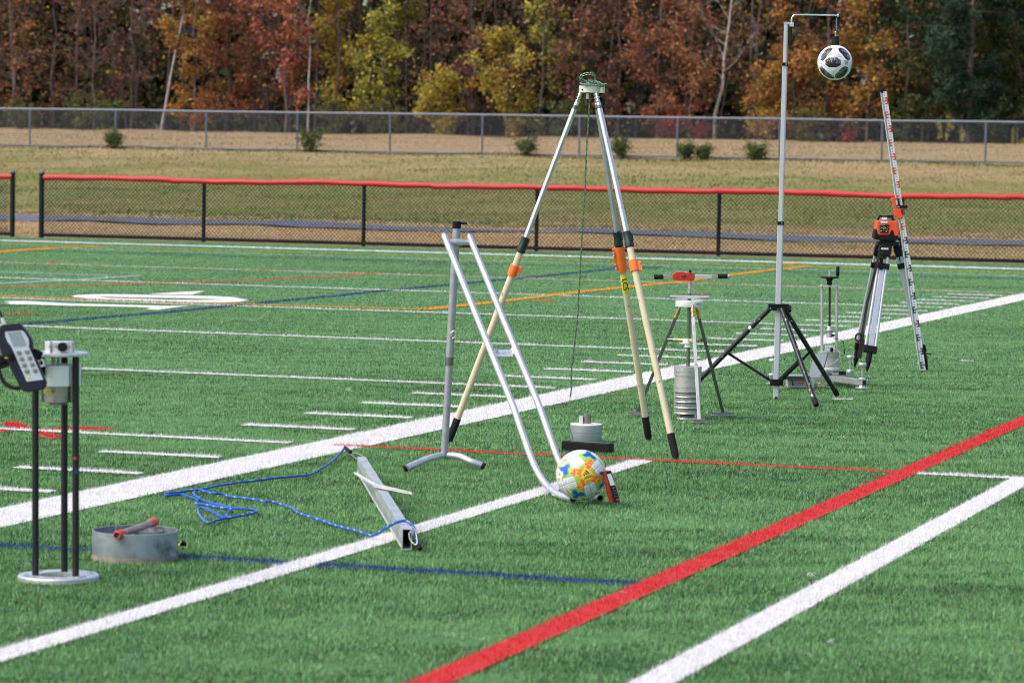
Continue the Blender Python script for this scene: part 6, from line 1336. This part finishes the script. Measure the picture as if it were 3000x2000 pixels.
# laser body
l8 = lambda x, y, dy=0: ZL(x, y, LYY + dy)
ls = thing('rotating_laser', 'orange and black rotating laser level with keypad on the silver tripod', 'laser level', Vector((hc.x, hc.y, hc.z + .042)))
MB().prism([l8(x, y, -.075) for x, y in [(210, 608), (640, 640), (668, 930), (560, 950), (520, 830), (470, 920), (235, 915), (190, 850), (188, 780)]][::-1], (0, .15, 0)).build('housing', LASER_RED, ls, bevel=.006, angle=50)
MB().prism([l8(x, y, -.078) for x, y in [(190, 785), (205, 800), (225, 890), (260, 915), (440, 920), (470, 900), (510, 815), (530, 802), (550, 825), (580, 935), (665, 930), (662, 1000), (600, 1030), (210, 1018), (160, 985), (152, 950), (175, 820)]][::-1], (0, .156, 0)).build('bumper', BLACK, ls, bevel=.003, angle=50)
MB().prism([l8(x, y, -.079) for x, y in [(245, 690), (475, 705), (440, 880), (270, 872)]][::-1], (0, .01, 0)).build('keypad', BLACK, ls, bevel=.001)
for x, y, r_2, mt in ((268, 740, .004, 'y'), (440, 750, .004, 'y'), (355, 748, .004, 'w'), (310, 768, .0037, 'w'), (392, 772, .0037, 'w'), (350, 793, .0037, 'w'), (270, 788, .0037, 'y'), (430, 797, .0037, 'y'), (292, 832, .0058, 'y'), (402, 838, .0058, 'y'), (348, 836, .0046, 'r')):
    c = l8(x, y, -.0795); MB().cyl(c, c + Vector((0, -.002, 0)), r_2, n=12).build('button', {'y': mat('key_ochre', (.38, .33, .15), .5), 'w': WHITE, 'r': RED}[mt], ls)
MB().box(l8(355, 648, -.078), (0.048, .004, .012)).build('sticker', mat('sticker_white_blue', (0.6, 0.65, 0.85), 0.4), ls)
text_mb('ROTARY LASER', l8(310, 708, -.0802), X_, Z_, 0.0065).build('keypad_lettering', WHITE, ls, smooth=False)
MB().lathe(Vector((l8(400, 600).x, LYY, l8(400, 600).z)), [(0.055, 0), (0.052, .01), (0.040, .026), (.032, .030)], 8).build('lamp_cage', GLASS, ls, angle=30)
MB().cyl(Vector((l8(400, 600).x, LYY, l8(400, 603).z)), Vector((l8(400, 600).x, LYY, l8(400, 535).z)), 0.02, n=16).build('rotor', CHROME, ls)
MB().lathe(Vector((l8(405, 510).x, LYY, l8(405, 516).z)), [(0.052, -.006), (0.046, 0.004), (0.0, .006)], 8).build('cage_roof', BLACK, ls, angle=30)
for s in (225, 545): MB().beam(l8(s, 608, -.04), l8(s + (50 if s < 400 else -30), 505, -.03), .014, .012).beam(l8(s, 608, .04), l8(s + (50 if s < 400 else -30), 505, .03), .014, .012).build('cage_post', BLACK, ls)
MB().prism([l8(x, y, -.02) for x, y in [(560, 628), (620, 622), (735, 668), (752, 690), (748, 715), (640, 700), (575, 672)]][::-1], (0, .04, 0)).build('handle_top', LASER_RED, ls, bevel=.004)
MB().prism([l8(x, y, -.018) for x, y in [(680, 705), (750, 712), (748, 1030), (650, 1030), (655, 985), (690, 980)]][::-1], (0, .036, 0)).build('handle_grip', RUBBER, ls, bevel=.004)

# levelling staff leaning on the tripod
sb = ground(2702, 1083); s0 = Vector((sb.x, sb.y - .02, 0)); s1 = at(2587, 270, LYY - 0.1); s1.y = LYY - 0.13
sx = (s1 - s0).normalized(); SL = (s1 - s0).length; fw = 0.044
fxa = Vector((0, -1, 0)).cross(sx).normalized(); fxa = fxa if fxa.x > 0 else -fxa; fn = sx.cross(fxa).normalized(); fn = fn if fn.y < 0 else -fn
lf = thing('levelling_staff', 'white levelling staff with black and red scale leaning on the silver tripod', 'levelling staff', s0)
MB().box(s0 + sx * SL / 2, (fw, .022, SL), (fxa, -fn, sx)).build('staff_body', mat('bright_staff', (0.64, 0.67, 0.70), 0.42, 0, 0.03, 8), lf, bevel=.0015, smooth=False)
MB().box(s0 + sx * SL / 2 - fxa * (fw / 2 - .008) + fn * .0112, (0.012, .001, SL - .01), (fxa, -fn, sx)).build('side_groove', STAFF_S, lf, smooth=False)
MB().box(s1 + sx * .006 - fxa * .012, (0.016, .024, .026), (fxa, -fn, sx)).build('top_cap', BLACK, lf)
U10 = SL / 2.0
for colr, z0_, z1_, nm in ((MARK_B, 0, 1, 'black_graduation'), (MARK_R, 1, 2, 'red_graduation')):
    m = MB(); B_ = lambda x, z, w, h: m.box(s0 + sx * z + fxa * x + fn * .0118, (w, .0008, h), (fxa, -fn, sx))
    for k in range(int(z0_ * 10), int(z1_ * 10)):
        z = k * U10 / 1.0 * 0.1 + 0.012; u_ = U10 * 0.1
        if z + .05 > SL: break
        mir = 1 if k % 2 else -1; ex = (0.010 if mir > 0 else -0.001)
        # letter E block 5 cm tall, opening towards the figures
        B_(ex + mir * .007, z + .025, .0085, .050)
        for q in (.005, .025, .045): B_(ex - mir * .002, z + q, .016, .0095)
        B_(0.004, z + .064, .006, .0075); B_(0.004, z + .084, .006, .0075)
    m.build(nm, colr, lf, smooth=False)
    m = MB()
    for k in range(int(z0_ * 10), int(z1_ * 10)):
        z = k * U10 * 0.1 + 0.037; mir = 1 if k % 2 else -1
        if z + .05 > SL: break
        t = text_mb('%02d' % k, s0 + sx * z + fxa * (-0.006 if mir > 0 else 0.016) + fn * .0122, sx * -1 if False else sx, -fxa, 0.017); o = len(m.v); m.v += t.v; m.f += [tuple(o + i for i in f) for f in t.f]
    m.build(nm.replace('graduation', 'figures'), colr, lf, smooth=False)
# receiver clamped to the staff
RYY = s0.y + (s1.y - s0.y) * .5 - .03
r8 = lambda x, y, dy=0: ZL(x, y, RYY + dy)
rv = thing('laser_receiver', 'orange handheld laser receiver with screen clamped to the levelling staff', 'laser receiver', r8(620, 350))
MB().prism([r8(x, y) for x, y in [(520, 140), (665, 135), (715, 350), (722, 400), (750, 520), (735, 560), (640, 580), (600, 570), (572, 480), (560, 390), (535, 240), (500, 165)]][::-1], (0, .026, 0)).build('body', LASER_RED, rv, bevel=.003, angle=50)
MB().prism([r8(x, y, -.001) for x, y in [(580, 160), (668, 155), (705, 350), (622, 358)]][::-1], (0, .004, 0)).build('panel', NAVY, rv)
MB().prism([r8(x, y, -.0025) for x, y in [(592, 180), (628, 177), (645, 285), (612, 292)]][::-1], (0, .003, 0)).build('screen', LCD_L, rv, smooth=False)
for x, y in ((635, 330), (655, 325), (675, 322)): MB().cyl(r8(x, y, -.001), r8(x, y, -.003), .0024, n=10).build('button', GREYP, rv)
MB().prism([r8(x, y, -.001) for x, y in [(712, 400), (726, 405), (742, 480), (738, 495), (715, 450)]][::-1], (0, .01, 0)).build('side_grip', BLACK, rv)
MB().cyl(r8(705, 325, .03), r8(815, 328, .03), .009, n=14).lathe(r8(812, 328, .03), [(.009, 0), (.0125, .002), (.0125, .009), (.006, .011)], 8, (1, 0, 0)).box(r8(735, 270, .035), (.018, .03, .015)).box(r8(715, 325, .02), (.03, .05, .02)).build('clamp', BLACK, rv)

# loose strands of turf on the pitch: teal, white and straw coloured
def strands(name, label, cat_col, ptsn, seed, ln=0.022):
    r = np.random.default_rng(seed); m = MB()
    for k, (x, y) in enumerate(ptsn):
        g = ground(x, y)
        for j in range(3):
            a = r.uniform(0, 6.28); p0 = g + Vector((r.uniform(-.012, .012), r.uniform(-.02, .02), .008 + r.uniform(0, .01))); d = Vector((math.cos(a), math.sin(a), 0)) * ln * r.uniform(.5, 1.2)
            m.tube([p0, p0 + d * .5 + Z_ * .006, p0 + d], .0007 * (1 + (g.y - 12) * .05), 3, cap=False)
    o = m.build(name, cat_col, None, smooth=False); o['kind'] = 'stuff'; o['label'] = label; return o
r = np.random.default_rng(9)
def scat(n, ylo, yhi):
    out = []
    while len(out) < n:
        x, y = r.uniform(0, 3000), r.uniform(ylo, yhi); out.append((x, y))
    return out
strands('teal_strands', 'tiny teal fibre strands scattered on the turf', mat('teal_fibre', (0.03, 0.42, 0.32), 0.5), scat(60, 830, 1990) + [(825, 1588), (1065, 1543), (1560, 1743), (870, 1360), (2145, 1566), (2790, 1468), (185, 1990), (2305, 1245), (2280, 1112), (1030, 1018)], 1)
strands('white_strands', 'tiny white fibre strands scattered on the turf', mat('white_fibre', (0.7, 0.7, 0.7), 0.5), scat(5, 880, 1990) + [(1022, 1147), (1024, 1149), (2372, 1692), (2368, 1696), (2378, 1934), (2428, 1890), (288, 1919)], 2)
strands('straw_strands', 'tiny straw coloured scraps on the turf', mat('straw_fibre', (0.42, 0.34, 0.12), 0.6), scat(12, 900, 1990) + [(1835, 1160), (1825, 1160), (825, 1852), (2470, 1578)], 3)
